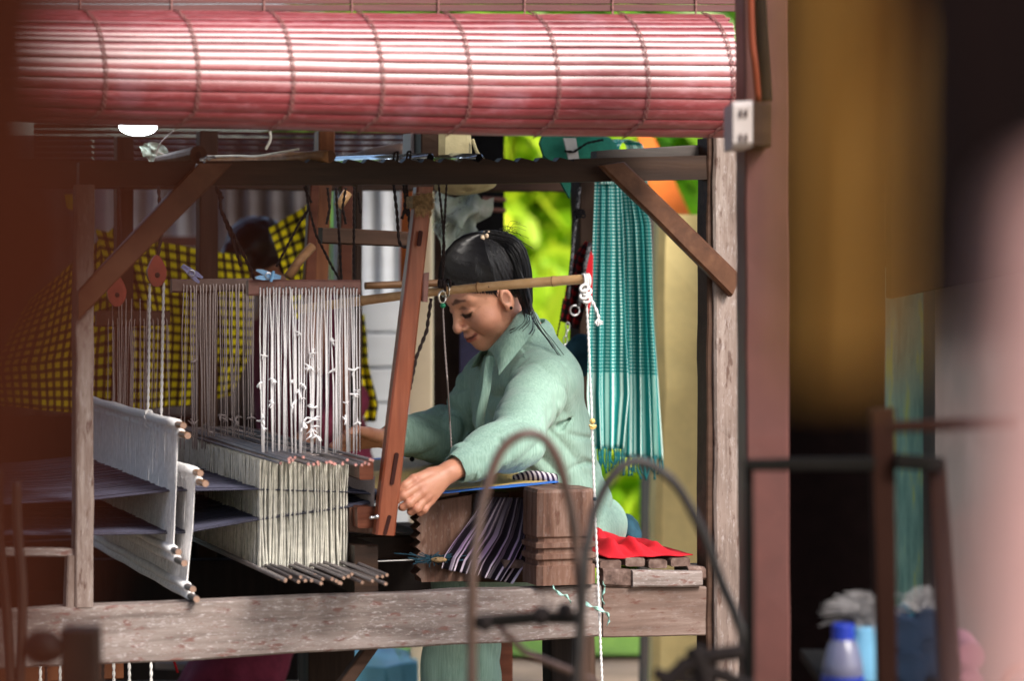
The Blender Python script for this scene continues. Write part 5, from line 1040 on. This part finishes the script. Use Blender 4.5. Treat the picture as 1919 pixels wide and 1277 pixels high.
def spool(x, y, r, d, mat, label):
    root = thing('yarn_spool', label, 'yarn spool', R(x, y + r * K / d, d), 'yarn spools lying in the rack'); m = MB(); m.tube([R(x, y, d), R(x, y, d) + (.01, .16, 0)], r, 20); obj('yarn_body', m, M[mat], root); m = MB(); m.tube([R(x, y, d) - (0, .002, 0), R(x, y, d)], r * .72, 16); obj('core_disc', m, M[mat], root)
spool(1696, 1196, .030, 4.62, 'cone_navy', 'navy spool at the left of the stack'); spool(1740, 1176, .026, 4.66, 'cone_navy', 'navy spool topmost at the right of the stack'); spool(1704, 1256, .030, 4.6, 'cone_navy', 'navy spool under the two topmost')
spool(1750, 1238, .029, 4.64, 'cone_navy', 'navy spool lowest at right'); spool(1672, 1226, .016, 4.66, 'cone_teal', 'dark teal spool beside the rack leg'); spool(1712, 1170, .016, 4.7, 'cone_teal', 'dark teal spool peeping behind the navy ones')
spool(1816, 1232, .023, 4.62, 'cone_pink', 'dusty pink spool right of the rack leg'); spool(1814, 1284, .024, 4.62, 'cone_pink', 'dusty pink spool lowest at the right')
m = MB(); c = R(1735, 1150, 4.72)
for q in range(130): d = np.array([rng.normal(0, .8), rng.normal(0, .4), abs(rng.normal(.7, .4))]); d /= np.linalg.norm(d); m.tube([c + rng.normal(0, .02, 3), c + d * .025, c + d * .045], .0007, 3, cap=False)
tag(obj('fibre_tuft', m, M['fluff']), 'whitish fibre tuft above the navy spools', 'fibre tuft')
m = MB(); m.tube(spline([R(1868, 1310, 4.2), R(1880, 1270, 4.2), R(1900, 1252, 4.2), R(1940, 1246, 4.2)], 14), .007, 8); tag(obj('bent_cane', m, M['orangez'], smooth=True), 'curved orange brown cane in the lower right corner', 'cane')

# ================================================================== THE WEAVER
WP = thing('person', 'woman in a sage green shirt with black ponytail bending over the loom', 'person', Q(1070, 1050, .5))
hC = Q(905, 529, .5)
yaw, pit = math.radians(30), math.radians(30)
d0 = np.array([-math.cos(yaw), -math.sin(yaw), 0]); hf = math.cos(pit) * d0 - math.sin(pit) * Z; hu = math.sin(pit) * d0 + math.cos(pit) * Z; hl = np.cross(hu, hf)
HM = np.stack([hf, hl, hu], 1)
def hp(f, l, u): return hC + f * hf + l * hl + u * hu
V3 = lambda *a: np.array(a, float)
nb = Q(976, 626, .5)
nsh, nel, nwr = Q(1014, 714, .34), Q(966, 822, .15), Q(842, 885, .068)
fsh, fel, fwr = Q(920, 708, .66), Q(846, 812, .74), Q(722, 822, .64)
def head_sdf(p):
    q = (p - hC) @ HM; a = q.copy(); a[:, 1] = np.abs(a[:, 1])     # the face is symmetric
    d = sd_ell(q, V3(-.004, 0, .012), V3(.096, .076, .092))
    d = smin(d, sd_ell(q, V3(.032, 0, -.048), V3(.060, .063, .082)), .03)
    d = smin(d, sd_ell(q, V3(.036, 0, -.088), V3(.046, .050, .038)), .025)
    d = smin(d, sd_ball(q, V3(.070, 0, -.116), .019), .024)
    d = smin(d, sd_ball(a, V3(.055, .040, -.062), .030), .018)       # smiling cheeks
    d = smin(d, sd_cap(a, V3(.087, .008, .002), V3(.070, .046, -.002), .008, .008), .018)
    d = smax(d, -sd_ell(a, V3(.103, .030, -.024), V3(.016, .019, .011)), .014)
    d = smin(d, sd_ell(a, V3(.0735, .031, -.027), V3(.0165, .0185, .0115)), .006)    # lowered lids
    d = smin(d, sd_cap(q, V3(.089, 0, -.012), V3(.107, 0, -.052), .0065, .0085), .012)
    d = smin(d, sd_ball(q, V3(.1085, 0, -.060), .0105), .009)
    d = smin(d, sd_ell(a, V3(.0950, .0125, -.0640), V3(.010, .0065, .0065)), .006)
    d = smax(d, -sd_ball(a, V3(.1035, .007, -.0705), .0032), .003)
    d = smin(d, sd_ell(q, V3(.083, 0, -.089), V3(.016, .024, .018)), .010)           # muzzle
    d = smin(d, sd_cap(a, V3(.0985, .004, -.0855), V3(.086, .023, -.0855), .0042, .0020), .004)
    d = smin(d, sd_cap(a, V3(.0975, .0, -.0955), V3(.088, .018, -.0915), .0050, .0025), .004)
    d = smax(d, -sd_cap(a, V3(.1035, .0, -.0900), V3(.086, .027, -.0865), .0014, .0010), .003)
    d = smax(d, -sd_cap(a, V3(.094, .026, -.072), V3(.082, .034, -.092), .0048, .003), .009)      # smile fold
    e = a - V3(.004, .0795, -.040); e = np.stack([e[:, 0] * .94 + e[:, 2] * .34 * 0 , e[:, 1], e[:, 2]], 1)
    ear = sd_ell(e, V3(0, 0, 0), V3(.015, .0085, .026)); ear = smax(ear, -sd_ell(e, V3(.003, .008, .003), V3(.009, .006, .016)), .003); ear = smin(ear, sd_ball(e, V3(.004, -.001, -.022), .0075), .006)
    d = smin(d, ear, .006)
    return d
hand_n = dict(thumb=([Q(806, 889, .060), Q(776, 899, .046), Q(760, 910, .042), Q(744, 924, .048)], [0.0129, 0.0106, 0.0097, 0.0072]),
              index=([Q(786, 911, .040), Q(757, 929, .032), Q(744, 937, .040), Q(741, 940, .052)], [0.0106, 0.0090, 0.0081, 0.0069]),
              middle=([Q(792, 922, .038), Q(767, 944, .031), Q(755, 951, .040), Q(752, 952, .054)], [0.0103, 0.0090, 0.0081, 0.0069]),
              ring=([Q(799, 932, .041), Q(781, 954, .034), Q(770, 960, .044), Q(768, 958, .056)], [0.0099, 0.0085, 0.0077, 0.0066]),
              little=([Q(808, 938, .048), Q(795, 956, .041), Q(787, 962, .048), Q(785, 960, .058)], [0.0088, 0.0074, 0.0068, 0.0061]))
hand_f = dict(thumb=([Q(690, 812, .58), Q(668, 806, .55), Q(650, 812, .54)], [.013, .010, .008]))
for k, (nm, dy) in enumerate((('index', 0), ('middle', 8), ('ring', 15), ('little', 21))):
    hand_f[nm] = ([Q(672 - k, 818 + dy * .8, .60 + k * .012), Q(644 - (k % 2) * 4, 822 + dy, .59 + k * .012), Q(622 + k * 3, 836 + dy * .8, .59 + k * .012)], [.011, .009, .0072])
def arm_sdf(p, sh, el, wr, hand, wr_r=(.022, .017)):
    d = sd_cap(p, sh, el, .045, .037); d = smin(d, sd_cap(p, el, el + (wr - el) * .45, .034, .030), .02); d = smin(d, sd_cap(p, el + (wr - el) * .45, wr, .030, .0215), .02)
    palm = None
    for nm, (P, r) in hand.items():
        e = sd_cap(p, wr, P[0], .0175, r[0] * 1.08); palm = e if palm is None else smin(palm, e, .006)
    d = smin(d, palm, .010); fg = None
    for nm, (P, r) in hand.items():
        e = sd_chain(p, P, r, .003); e = smin(e, sd_ball(p, P[1], r[1] * 1.07), .003); fg = e if fg is None else smin(fg, e, .0008)
    return smin(d, fg, .0035)
def body_sdf(p):
    d = head_sdf(p)
    d = smin(d, sd_cap(p, hp(-.022, 0, -.070), nb, .049, .052), .022)
    d = smin(d, sd_cap(p, nsh, fsh, .05, .05), .03)
    d = smin(d, sd_ell(p, Q(992, 760, .5), V3(.10, .12, .15)), .05); d = smin(d, sd_ell(p, Q(1040, 900, .5), V3(.10, .12, .14)), .05); d = smin(d, sd_ell(p, Q(1070, 985, .5), V3(.11, .13, .09)), .05)
    d = smin(d, arm_sdf(p, nsh, nel, nwr, hand_n), .012); d = smin(d, arm_sdf(p, fsh, fel, fwr, hand_f), .012)
    for w in (.38, .62):
        kn, an = Q(862 if w < .5 else 880, 1086, w), Q(838 if w < .5 else 890, 1400, w)
        d = smin(d, sd_cap(p, Q(1078, 1000, w), kn, .072, .05), .02); d = smin(d, sd_cap(p, kn, an, .048, .033), .02); ft = an + V3(-.13, -.04, -.05); d = smin(d, sd_cap(p, an, ft, .032, .022), .02)
    return d
def skin_tint(V):
    q = (V - hC) @ HM; a = q.copy(); a[:, 1] = np.abs(a[:, 1]); n = len(V)
    c = np.tile(V3(.78, .385, .255), (n, 1)); inh = (np.linalg.norm(q, axis=1) < .17)
    def paint(m, col): 
        nonlocal c; m = (np.clip(m, 0, 1) * inh)[:, None]; c = c * (1 - m) + np.array(col) * m
    g = lambda p0, p1, r0, soft, A: np.clip(1 - (sd_cap(A, p0, p1, r0, r0)) / soft, 0, 1)
    paint(.6 * g(V3(.06, .042, -.066), V3(.05, .045, -.06), .012, .026, a), (.50, .17, .12))
    paint(.45 * g(V3(.11, 0, -.06), V3(.09, 0, -.066), .006, .012, a), (.45, .17, .12))
    paint(.9 * g(V3(.0985, 0, -.086), V3(.086, .023, -.086), .0028, .003, a), (.34, .055, .045)); paint(.9 * g(V3(.098, 0, -.0955), V3(.088, .018, -.092), .0045, .003, a), (.42, .075, .06))
    paint(g(V3(.103, 0, -.0900), V3(.086, .027, -.0868), .0010, .0018, a), (.09, .02, .015))
    lash = sd_chain(a, [V3(.088, .014, -.0315), V3(.0905, .024, -.0365), V3(.086, .036, -.0365), V3(.076, .047, -.031)], [.0016, .0024, .0024, .0014]); paint(np.clip(1 - lash / .0018, 0, 1), (.012, .006, .005))
    crease = sd_chain(a, [V3(.088, .016, -.017), V3(.088, .030, -.0155), V3(.076, .046, -.021)], [.001, .001, .001]); paint(.5 * np.clip(1 - crease / .003, 0, 1), (.20, .07, .045))
    a2 = a.copy(); a2[:, 0] = 0; fr_ = (q[:, 0] > .045)
    def line2(pts, rr, soft): return fr_ * np.clip(1 - sd_chain(a2, [V3(0, *x) for x in pts], rr) / soft, 0, 1)
    paint(.85 * line2([(.012, -.001), (.026, .004), (.046, .001)], [.0012, .0018, .0008], .0028), (.045, .025, .02))
    paint(line2([(.014, -.0330), (.024, -.0375), (.037, -.0365), (.047, -.0305)], [.0008, .0014, .0014, .0008], .0014), (.012, .006, .005))
    paint(.5 * line2([(.016, -.018), (.030, -.0160), (.046, -.022)], [.0004] * 3, .0022), (.20, .07, .045))
    paint(.38 * line2([(.020, -.066), (.031, -.080), (.036, -.096)], [.0008, .0010, .0006], .0028), (.26, .09, .06)); paint(.3 * line2([(.018, -.043), (.032, -.047), (.044, -.042)], [.0006] * 3, .0026), (.30, .11, .08)); paint(.3 * line2([(.052, -.030), (.060, -.026)], [.0004] * 2, .0016), (.28, .10, .07))
    paint(.85 * line2([(.0, -.0905), (.014, -.0900), (.027, -.0862)], [.0007, .0007, .0004], .0012), (.10, .025, .02))
    paint(g(V3(.1035, .007, -.0712), V3(.1035, .008, -.0712), .0028, .0015, a), (.05, .015, .012))
    paint(.6 * (np.linalg.norm((a - V3(.007, .084, -.036)) / V3(.009, .02, .013), axis=1) < 1), (.22, .08, .05))
    # warmer knuckles and finger ends
    for hd in (hand_n, hand_f):
        for P, r in hd.values():
            for i in (0, 1, len(P) - 1): m = np.clip(1 - (np.linalg.norm(V - P[i], axis=1) - r[i] * .8) / .010, 0, 1)[:, None] * .35; c = c * (1 - m) + np.array((.55, .19, .12)) * m
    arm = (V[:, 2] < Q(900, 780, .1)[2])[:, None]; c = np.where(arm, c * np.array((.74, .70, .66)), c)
    return np.clip(c, 0, 1)
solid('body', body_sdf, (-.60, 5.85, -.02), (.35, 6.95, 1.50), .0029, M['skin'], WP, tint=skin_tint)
# finger nails on the near hand are turned away; thumb nail shows
m = MB(); tP = hand_n['thumb'][0]; m.ball(tP[3] + V3(.004, -.0068, .003), (.0055, .0018, .0042), 8, 6); obj('thumb_nail', m, plain('nail', (.62, .34, .27), .3), WP, smooth=True)

# shirt
def folds(p, sx, sy, sz, o): return vnoise(np.stack([p[:, 0] * sx, p[:, 1] * sy, p[:, 2] * sz], 1) + o)
def ridged(x): return 1 - np.abs(x) * 2
fu = -L                                    # forward direction of the body
ncf, fcf = nel + (nwr - nel) * .94, fel + (fwr - fel) * .93
def shirt_sdf(p):
    r = (p - O); ps = r @ L; pw = r @ W; pz = p[:, 2]; loc = np.stack([ps, pw, pz], 1)
    LOC = lambda q: np.array([(q - O) @ L, (q - O) @ W, q[2]])
    d = sd_ell(loc, LOC(Q(990, 765, .5)), V3(.105, .165, .17))
    d = smin(d, sd_cap(p, Q(1018, 716, .42), Q(1008, 714, .58), .074, .074), .05)
    d = smin(d, sd_cap(p, nsh, fsh, .060, .060), .05)
    d = smin(d, sd_cap(p, Q(990, 640, .5), Q(1006, 700, .5), .056, .078), .04)
    d = smin(d, sd_ell(loc, LOC(Q(1012, 860, .5)), V3(.118, .16, .14)), .06)
    d = smin(d, sd_ell(loc, LOC(Q(1046, 940, .5)), V3(.112, .175, .12)), .05)
    t = d + .011 * ridged(folds(np.stack([ps * .75 + pz * .66, pw, pz * .75 - ps * .66], 1), 5, 5, 19, 3.1)) - .006
    t = t + .011 * ridged(folds(np.stack([ps, pw, pz + ps * .9], 1), 4, 6, 15, 9.4)) * np.clip((1.08 - pz) * 6, 0, 1)
    # front opening: a vertical groove
    def wr(ph, lo, depth, wid=.30):
        s_ = np.abs(np.sin(math.pi * (ph + .9 * vnoise(lo)))); mk = np.clip(vnoise(lo * 1.3 + 7.7) * 2 + .6, 0, 1); return depth * mk * (np.exp(-(s_ / wid) ** 2) - .35)
    t = t + wr((ps * .45 + pz * .9) * 11, loc * 6, .011) * np.clip((1.02 - pz) * 9, 0, 1) + wr((ps * .9 - pz * .35) * 10, loc * 5 + 3, .010) * np.clip((Q(950,850,.4)[2] + .05 - pz + .35) * 5, 0, 1) * (ps < LOC(Q(960, 700, .4))[0] + .02)
    def sleeve(sh, el, cf, r0, r1, r2, seed):
        ax = (el - sh) / np.linalg.norm(el - sh); fx = (cf - el) / np.linalg.norm(cf - el)
        e = sd_cap(p, sh, el, r0, r1); e = smin(e, sd_cap(p, el, cf, r1 * .98, r2), .03)
        e = smin(e, sd_ball(p, el + V3(0, -.01, -.018), r1 * .97), .03)
        al = (p - sh) @ ax; fo = (p - el) @ fx
        ring = np.clip(1 - np.abs((p - el) @ (ax + fx)) * 7, 0, 1)
        e = e + .014 * ridged(folds(np.stack([al + .6 * (p @ Z), p @ W, fo], 1), 13, 7, 8, seed)) * (.45 + .8 * ring) - .005
        e = e + wr((al + .5 * (p @ Z)) * 17 + seed, loc * 9 + seed, .0095) * (.4 + ring) + wr(fo * 15 + (p @ np.cross(fx, W)) * 8, loc * 8 + 2 * seed, .006)
        e = e + .005 * ridged(folds(np.stack([fo, p @ np.cross(fx, W), p @ W], 1), 8, 22, 22, seed + 5)) 
        return smax(e, (p - cf) @ fx - .0, .004)
    sn = sleeve(nsh, nel, ncf - (nwr - nel) * .14, .063, .057, .038, 1.3); sf = sleeve(fsh, fel, fcf - (fwr - fel) * .08, .060, .057, .043, 6.3)
    t = smin(t, sn, .010); t = smin(t, sf, .012)
    # crease lines where sleeve meets body and at the elbow
    gr = sd_chain(p, [Q(985, 742, .30), Q(958, 772, .30), Q(937, 790, .32)], [.006, .008, .007]); t = smax(t, -gr, .008)
    gr = sd_chain(p, [Q(896, 812, .085), Q(922, 808, .078), Q(938, 826, .075), Q(946, 850, .082)], [.003, .005, .005, .003]); t = smax(t, -gr, .006)
    gr = sd_chain(p, [Q(1012, 818, .22), Q(1050, 800, .33), Q(1075, 775, .36)], [.007, .008, .004]); t = smax(t, -gr, .008)
    gr = sd_chain(p, [Q(1040, 862, .3), Q(1080, 858, .33), Q(1110, 870, .38)], [.005] * 3); t = smax(t, -gr, .010)
    gr = sd_chain(p, [Q(905, 690, .42), Q(890, 760, .43), Q(884, 840, .42)], [.005] * 3); t = smax(t, -gr, .010)
    gr = sd_chain(p, [Q(872, 700, .50), Q(868, 780, .52), Q(876, 830, .5)], [.004] * 3); t = smax(t, -gr, .014)
    t = smax(t, -sd_cap(p, hp(0, 0, -.08), nb + V3(0, 0, .02), .055, .054), .006)
    cut = (Q(1060, 958, .5)[2] - pz); return smax(t, cut, .006)
solid('shirt', shirt_sdf, (-.48, 5.9, .66), (.36, 6.95, 1.34), .0042, M['shirt'], WP, slack=1.4)
def cuff(a, b, ra, rb, nm='cuff'):
    a, b = np.array(a), np.array(b); ax = (b - a) / np.linalg.norm(b - a); Nn = np.cross(ax, Z); Nn /= np.linalg.norm(Nn); Bn = np.cross(ax, Nn); rows = []
    for t, k in ((-.1, .99), (0, 1.03), (.5, 1.02), (.97, 1.0), (1.0, .985), (.98, .93), (.5, .9), (.0, .85)):
        rr = (ra + (rb - ra) * t) * k; row = []
        for th in np.linspace(0, 2 * math.pi, 41): row.append(a + (b - a) * t + rr * (1 + .05 * math.sin(3 * th + 1) + .025 * math.sin(7 * th)) * (math.cos(th) * Nn + math.sin(th) * Bn * .95))
        rows.append(row)
    m = MB(); m.sheet(rows); o = obj(nm, m, M['shirt'], WP, smooth=True); return o
cuff(ncf - (nwr - nel) * .20, ncf - (nwr - nel) * .02, .040, .033)
cuff(fcf - (fwr - fel) * .15, fcf + (fwr - fel) * .02, .044, .034)
# collar: a folded sheet round the neck
ct = [Q(914, 657, .43), Q(925, 645, .40), Q(948, 618, .39), Q(968, 590, .42), Q(982, 580, .47), Q(984, 582, .53), Q(965, 590, .58), Q(930, 622, .60), Q(905, 655, .52)]
cb = [Q(934, 704, .345), Q(946, 690, .34), Q(968, 664, .345), Q(992, 634, .37), Q(1012, 612, .45), Q(1014, 612, .56), Q(985, 632, .64), Q(925, 672, .66), Q(882, 690, .56)]
T_, B_ = spline(ct, 46), spline(cb, 46); rows = []
for j in range(10):
    v = j / 9; nrm = -W * .010 * math.sin(v * 3.14); rows.append([T_[i] * (1 - v) + B_[i] * v + nrm + Z * .012 * math.sin(v * 3.14) for i in range(46)])
m = MB(); m.sheet(rows, thick=.0022); obj('collar', m, M['shirt'], WP, smooth=True)
inn = [p + (hC - p) * .04 - Z * .022 for p in T_]; rows = [[a * (1 - v) + b * v for a, b in zip(T_, [p - Z * .030 + (nb - p) * .12 for p in T_])] for v in (0, .5, 1)]; m = MB(); m.sheet(rows); obj('collar_stand', m, M['trouser'], WP, smooth=True)
# placket strip
pl_ = spline([Q(912, 668, .40), Q(903, 720, .385), Q(893, 780, .375), Q(888, 850, .37)], 30); rows = [[p + L * u * .020 + W * (.004 * math.sin(i * .4)) - W * .004 for u in (0, .5, 1)] for i, p in enumerate(pl_)]; m = MB(); m.sheet(rows, thick=.0015); obj('placket', m, M['shirt'], WP, smooth=True)
m = MB(); m.tube(spline([Q(982, 664, .35), Q(986, 690, .325), Q(970, 712, .30), Q(948, 738, .29), Q(934, 770, .30)], 30), .0011, 4); obj('shoulder_seam', m, M['trouser'], WP)
m = MB(); m.ball(Q(772, 861, .66), (.006, .003, .006), 10, 6); obj('cuff_button', m, M['black'], WP)
# trousers
def trouser_sdf(p):
    r = (p - O); loc = np.stack([r @ L, r @ W, p[:, 2]], 1); LOC = lambda q: np.array([(q - O) @ L, (q - O) @ W, q[2]])
    d = sd_ell(loc, LOC(Q(1072, 985, .5)), V3(.122, .185, .088))
    for w in (.38, .62):
        kn, an = Q(862 if w < .5 else 884, 1088, w - .03), Q(836 if w < .5 else 890, 1350, w - .02)
        d = smin(d, sd_cap(p, Q(1082, 1002, w), kn, .084, .064), .03); d = smin(d, sd_cap(p, kn, an, .064, .066), .02)
    d = d + .006 * ridged(folds(np.stack([loc[:, 0] + .5 * loc[:, 2], loc[:, 1], loc[:, 2] - .4 * loc[:, 0]], 1), 12, 10, 9, 4.4)); return smax(d, -(p[:, 2] - .14), .01)
solid('trousers', trouser_sdf, (-.30, 5.9, .06), (.36, 6.95, .90), .0062, M['shirt'], WP, slack=1.4)
# hair
tie = hp(-.040, .030, .098)
def hair_sdf(p):
    q = (p - hC) @ HM; n = vnoise(np.stack([np.arctan2(q[:, 1] - .03, q[:, 0] + .05) * 16, np.linalg.norm(q, axis=1) * 6, q[:, 2] * 3], 1))
    d = sd_ell(q, V3(-.008, 0, .014), V3(.1035, .0845, .0985)) + .0024 * n
    l = np.abs(q[:, 1]); line = np.interp(q[:, 0], [-.12, -.05, -.012, .004, .02, .035, .06, .10], [-.10, -.085, -.030, -.004, -.012, .004, .034, .052]) - .004 * np.clip(l / .07, 0, 1)
    side = np.interp(q[:, 0], [.0, .03, .05], [0, 0, 0])
    d = smax(d, (line - q[:, 2]) * .8, .004)
    d = smin(d, sd_cap(q, V3(.022, .0735, -.004), V3(.020, .0745, -.030), .0045, .0012), .006)
    d = smin(d, sd_ell(q, V3(-.070, 0, -.045), V3(.026, .055, .05)), .02)
    return d
def flow(V):
    r0 = tie - hC; r0 = r0 / np.linalg.norm(r0); e1 = np.cross(r0, hl); e1 /= np.linalg.norm(e1); e2 = np.cross(r0, e1); d = V - tie; ph = np.arctan2(d @ e2, d @ e1); return np.stack([np.cos(ph) * .5 + .5, np.sin(ph) * .5 + .5, np.linalg.norm(d, axis=1) * 2], 1)
solid('hair', hair_sdf, hC - .16, hC + .16, .0028, M['hair'], WP, tint=flow)
pts = [tie, Q(944, 453, .46), Q(962, 468, .45), Q(975, 500, .44), Q(981, 535, .43), Q(986, 565, .42), Q(991, 592, .42)]
PT = spline(pts, 40); rad = np.interp(np.linspace(0, 1, 40), [0, .12, .35, .6, .85, 1], [.013, .021, .026, .022, .014, .004])
m = MB(); m.tube(PT, rad * .86, 16); T1 = np.gradient(PT, axis=0); T1 /= np.linalg.norm(T1, axis=1)[:, None]; N1 = np.cross(T1, hl); N1 /= np.linalg.norm(N1, axis=1)[:, None]; B1 = np.cross(T1, N1)
for q in range(260):
    a = rng.uniform(0, 6.28); rr = rng.uniform(.8, 1.03); sp = rng.normal(0, .10); e = rng.integers(28, 40); idx = np.arange(0, e, 3); m.tube(np.array([PT[i] + rad[i] * rr * (math.cos(a + sp * i / 10) * N1[i] + math.sin(a + sp * i / 10) * B1[i]) for i in idx]), .0009, 3, cap=False)
obj('ponytail', m, M['hair'], WP, smooth=True)
m = MB(); sp = rng.normal
def surf(f, l, u):                          # pushes a head point onto the hair surface
    v = V3(f + .008, l, u - .014); k = 1 / np.linalg.norm(v / V3(.1035, .0845, .0985)); v = v * k * (1.008 + .014 * abs(math.sin(37 * l + 23 * u))); return hp(v[0] - .008, v[1], v[2] + .014)
tl = V3(-.040, .030, .098)
for q in range(1300):                        # strands combed back to the tie
    th = rng.uniform(-2.0, 2.0); s0 = V3(.085 * math.cos(th * .62) - .01, .080 * math.sin(th * .62) + .0, np.interp(abs(th), [0, .8, 1.6, 2.6], [.050, .020, -.004, -.05]) + rng.uniform(0, .02))
    if th > 0: s0[1] = abs(s0[1])
    P = [];
    for t in np.linspace(0, 1, 9): v = s0 * (1 - t) + tl * t; v = v + V3(0, 0, .03 * math.sin(t * 3.14)); P.append(surf(*v) + rng.normal(0, .0004, 3))
    m.tube(P, [.0009 * (1 - .3 * abs(2 * t - 1)) for t in np.linspace(0, 1, 9)], 3, cap=False)
for q in range(60):                         # loose hairs at the tie
    d = np.array([rng.normal(.25, .5), rng.normal(0, .4), rng.uniform(.1, 1)]); d /= np.linalg.norm(d); c = pts[1] + rng.normal(0, .008, 3); ln = rng.uniform(.02, .055); m.tube(spline([c, c + d * ln * .6, c + d * ln + (.018, 0, -.024)], 7), .00045, 3, cap=False)
for P in ([(975, 520), (988, 560), (1000, 600), (1030, 640), (1050, 668)], [(978, 530), (992, 565), (1008, 604), (1038, 650)], [(972, 540), (984, 580), (990, 600), (975, 618)], [(970, 500), (990, 548), (995, 590), (997, 615), (990, 628)], [(978, 575), (982, 596), (970, 612), (954, 620)]):
    for q in range(4): o_ = rng.normal(0, 1.6, 2); m.tube(spline([Q(x + o_[0] * (1 + i * .5), y + o_[1], .42 - .02 * i) for i, (x, y) in enumerate(P)], 18), .0008, 3, cap=False)
obj('hair_strands', m, M['hair'], WP, kind='stuff')
m = MB()
for q in range(16): a = q * .79; c = tie + .013 * (math.cos(a) * hl + math.sin(a) * hf) + .002 * math.sin(q * 2.1) * hu; m.ball(c, .0052, 8, 6)
m.ball(tie - hf * -.012 + hl * .012, .0055, 8, 6); obj('hair_tie', m, plain('beaded_tie', (.55, .42, .30), .35, .5, .5, 200), WP, smooth=True)
m = MB(); m.ball(hp(.008, .0865, -.061), .0040, 8, 6); obj('earring', m, M['black'], WP, smooth=True)
m = MB(); c = fwr + (fel - fwr) * .06; ax = (fel - fwr) / np.linalg.norm(fel - fwr); Nn = np.cross(ax, Z); Nn /= np.linalg.norm(Nn); m.torus(c, .0275, .0018, Nn, np.cross(ax, Nn), 26, 6); obj('bracelet', m, M['redstring'], WP, smooth=True)

# ================================================================== SECOND WEAVER BEHIND
P2 = thing('person', 'dark haired person in maroon clothes bowed down behind the loom', 'person', Q(560, 1100, 1.8))
h2 = Q(482, 470, 1.75)
def body2(p):
    d = sd_ball(p, h2, .085); d = smin(d, sd_cap(p, h2 + V3(.02, 0, -.05), Q(540, 580, 1.8), .05, .055), .02)
    d = smin(d, sd_cap(p, Q(540, 590, 1.8), Q(600, 900, 1.85), .12, .14), .03)
    d = smin(d, sd_cap(p, Q(610, 620, 1.65), Q(650, 760, 1.5), .04, .035), .02); d = smin(d, sd_cap(p, Q(650, 760, 1.5), Q(560, 830, 1.35), .034, .022), .02)
    d = smin(d, sd_ell(p, Q(545, 838, 1.33), V3(.035, .03, .016)), .01); d = smin(d, sd_cap(p, Q(600, 1000, 1.85), Q(420, 1160, 1.6), .08, .06), .03); return smin(d, sd_cap(p, Q(420, 1160, 1.6), Q(420, 1400, 1.6), .05, .04), .03)
solid('body', body2, h2 + V3(-.5, -.6, -1.2), h2 + V3(.5, .5, .2), .009, M['skin'], P2, tint=lambda V: np.tile(V3(.30, .13, .08), (len(V), 1)))
def hair2(p): d = sd_ell(p, h2 + V3(.0, -.01, .012), V3(.088, .092, .080)); d = smin(d, sd_ball(p, Q(446, 480, 1.7), .048), .012); d = smin(d, sd_ball(p, Q(530, 488, 1.72), .040), .012); return d + .003 * vnoise(p * 60)
solid('hair', hair2, h2 - .19, h2 + .19, .005, M['hair'], P2)
def top2(p):
    d = sd_cap(p, Q(548, 600, 1.8), Q(600, 900, 1.85), .135, .155); d = smin(d, sd_cap(p, Q(604, 610, 1.67), Q(652, 752, 1.5), .055, .05), .03); d = smin(d, sd_cap(p, Q(652, 755, 1.5), Q(600, 805, 1.4), .05, .038), .02); return d + .006 * ridged(vnoise(p * 14))
solid('blouse', top2, h2 + V3(-.5, -.6, -.75), h2 + V3(.6, .5, .1), .009, M['maroon'], P2, slack=1.4)
def skirt2(p): d = smin(sd_cap(p, Q(600, 960, 1.85), Q(430, 1170, 1.6), .13, .10), sd_cap(p, Q(470, 1200, 1.6), Q(420, 1330, 1.6), .12, .14), .04); return d + .006 * ridged(vnoise(p * 14))
solid('skirt', skirt2, h2 + V3(-.55, -.7, -1.35), h2 + V3(.6, .5, -.4), .010, M['maroon'], P2, slack=1.4)
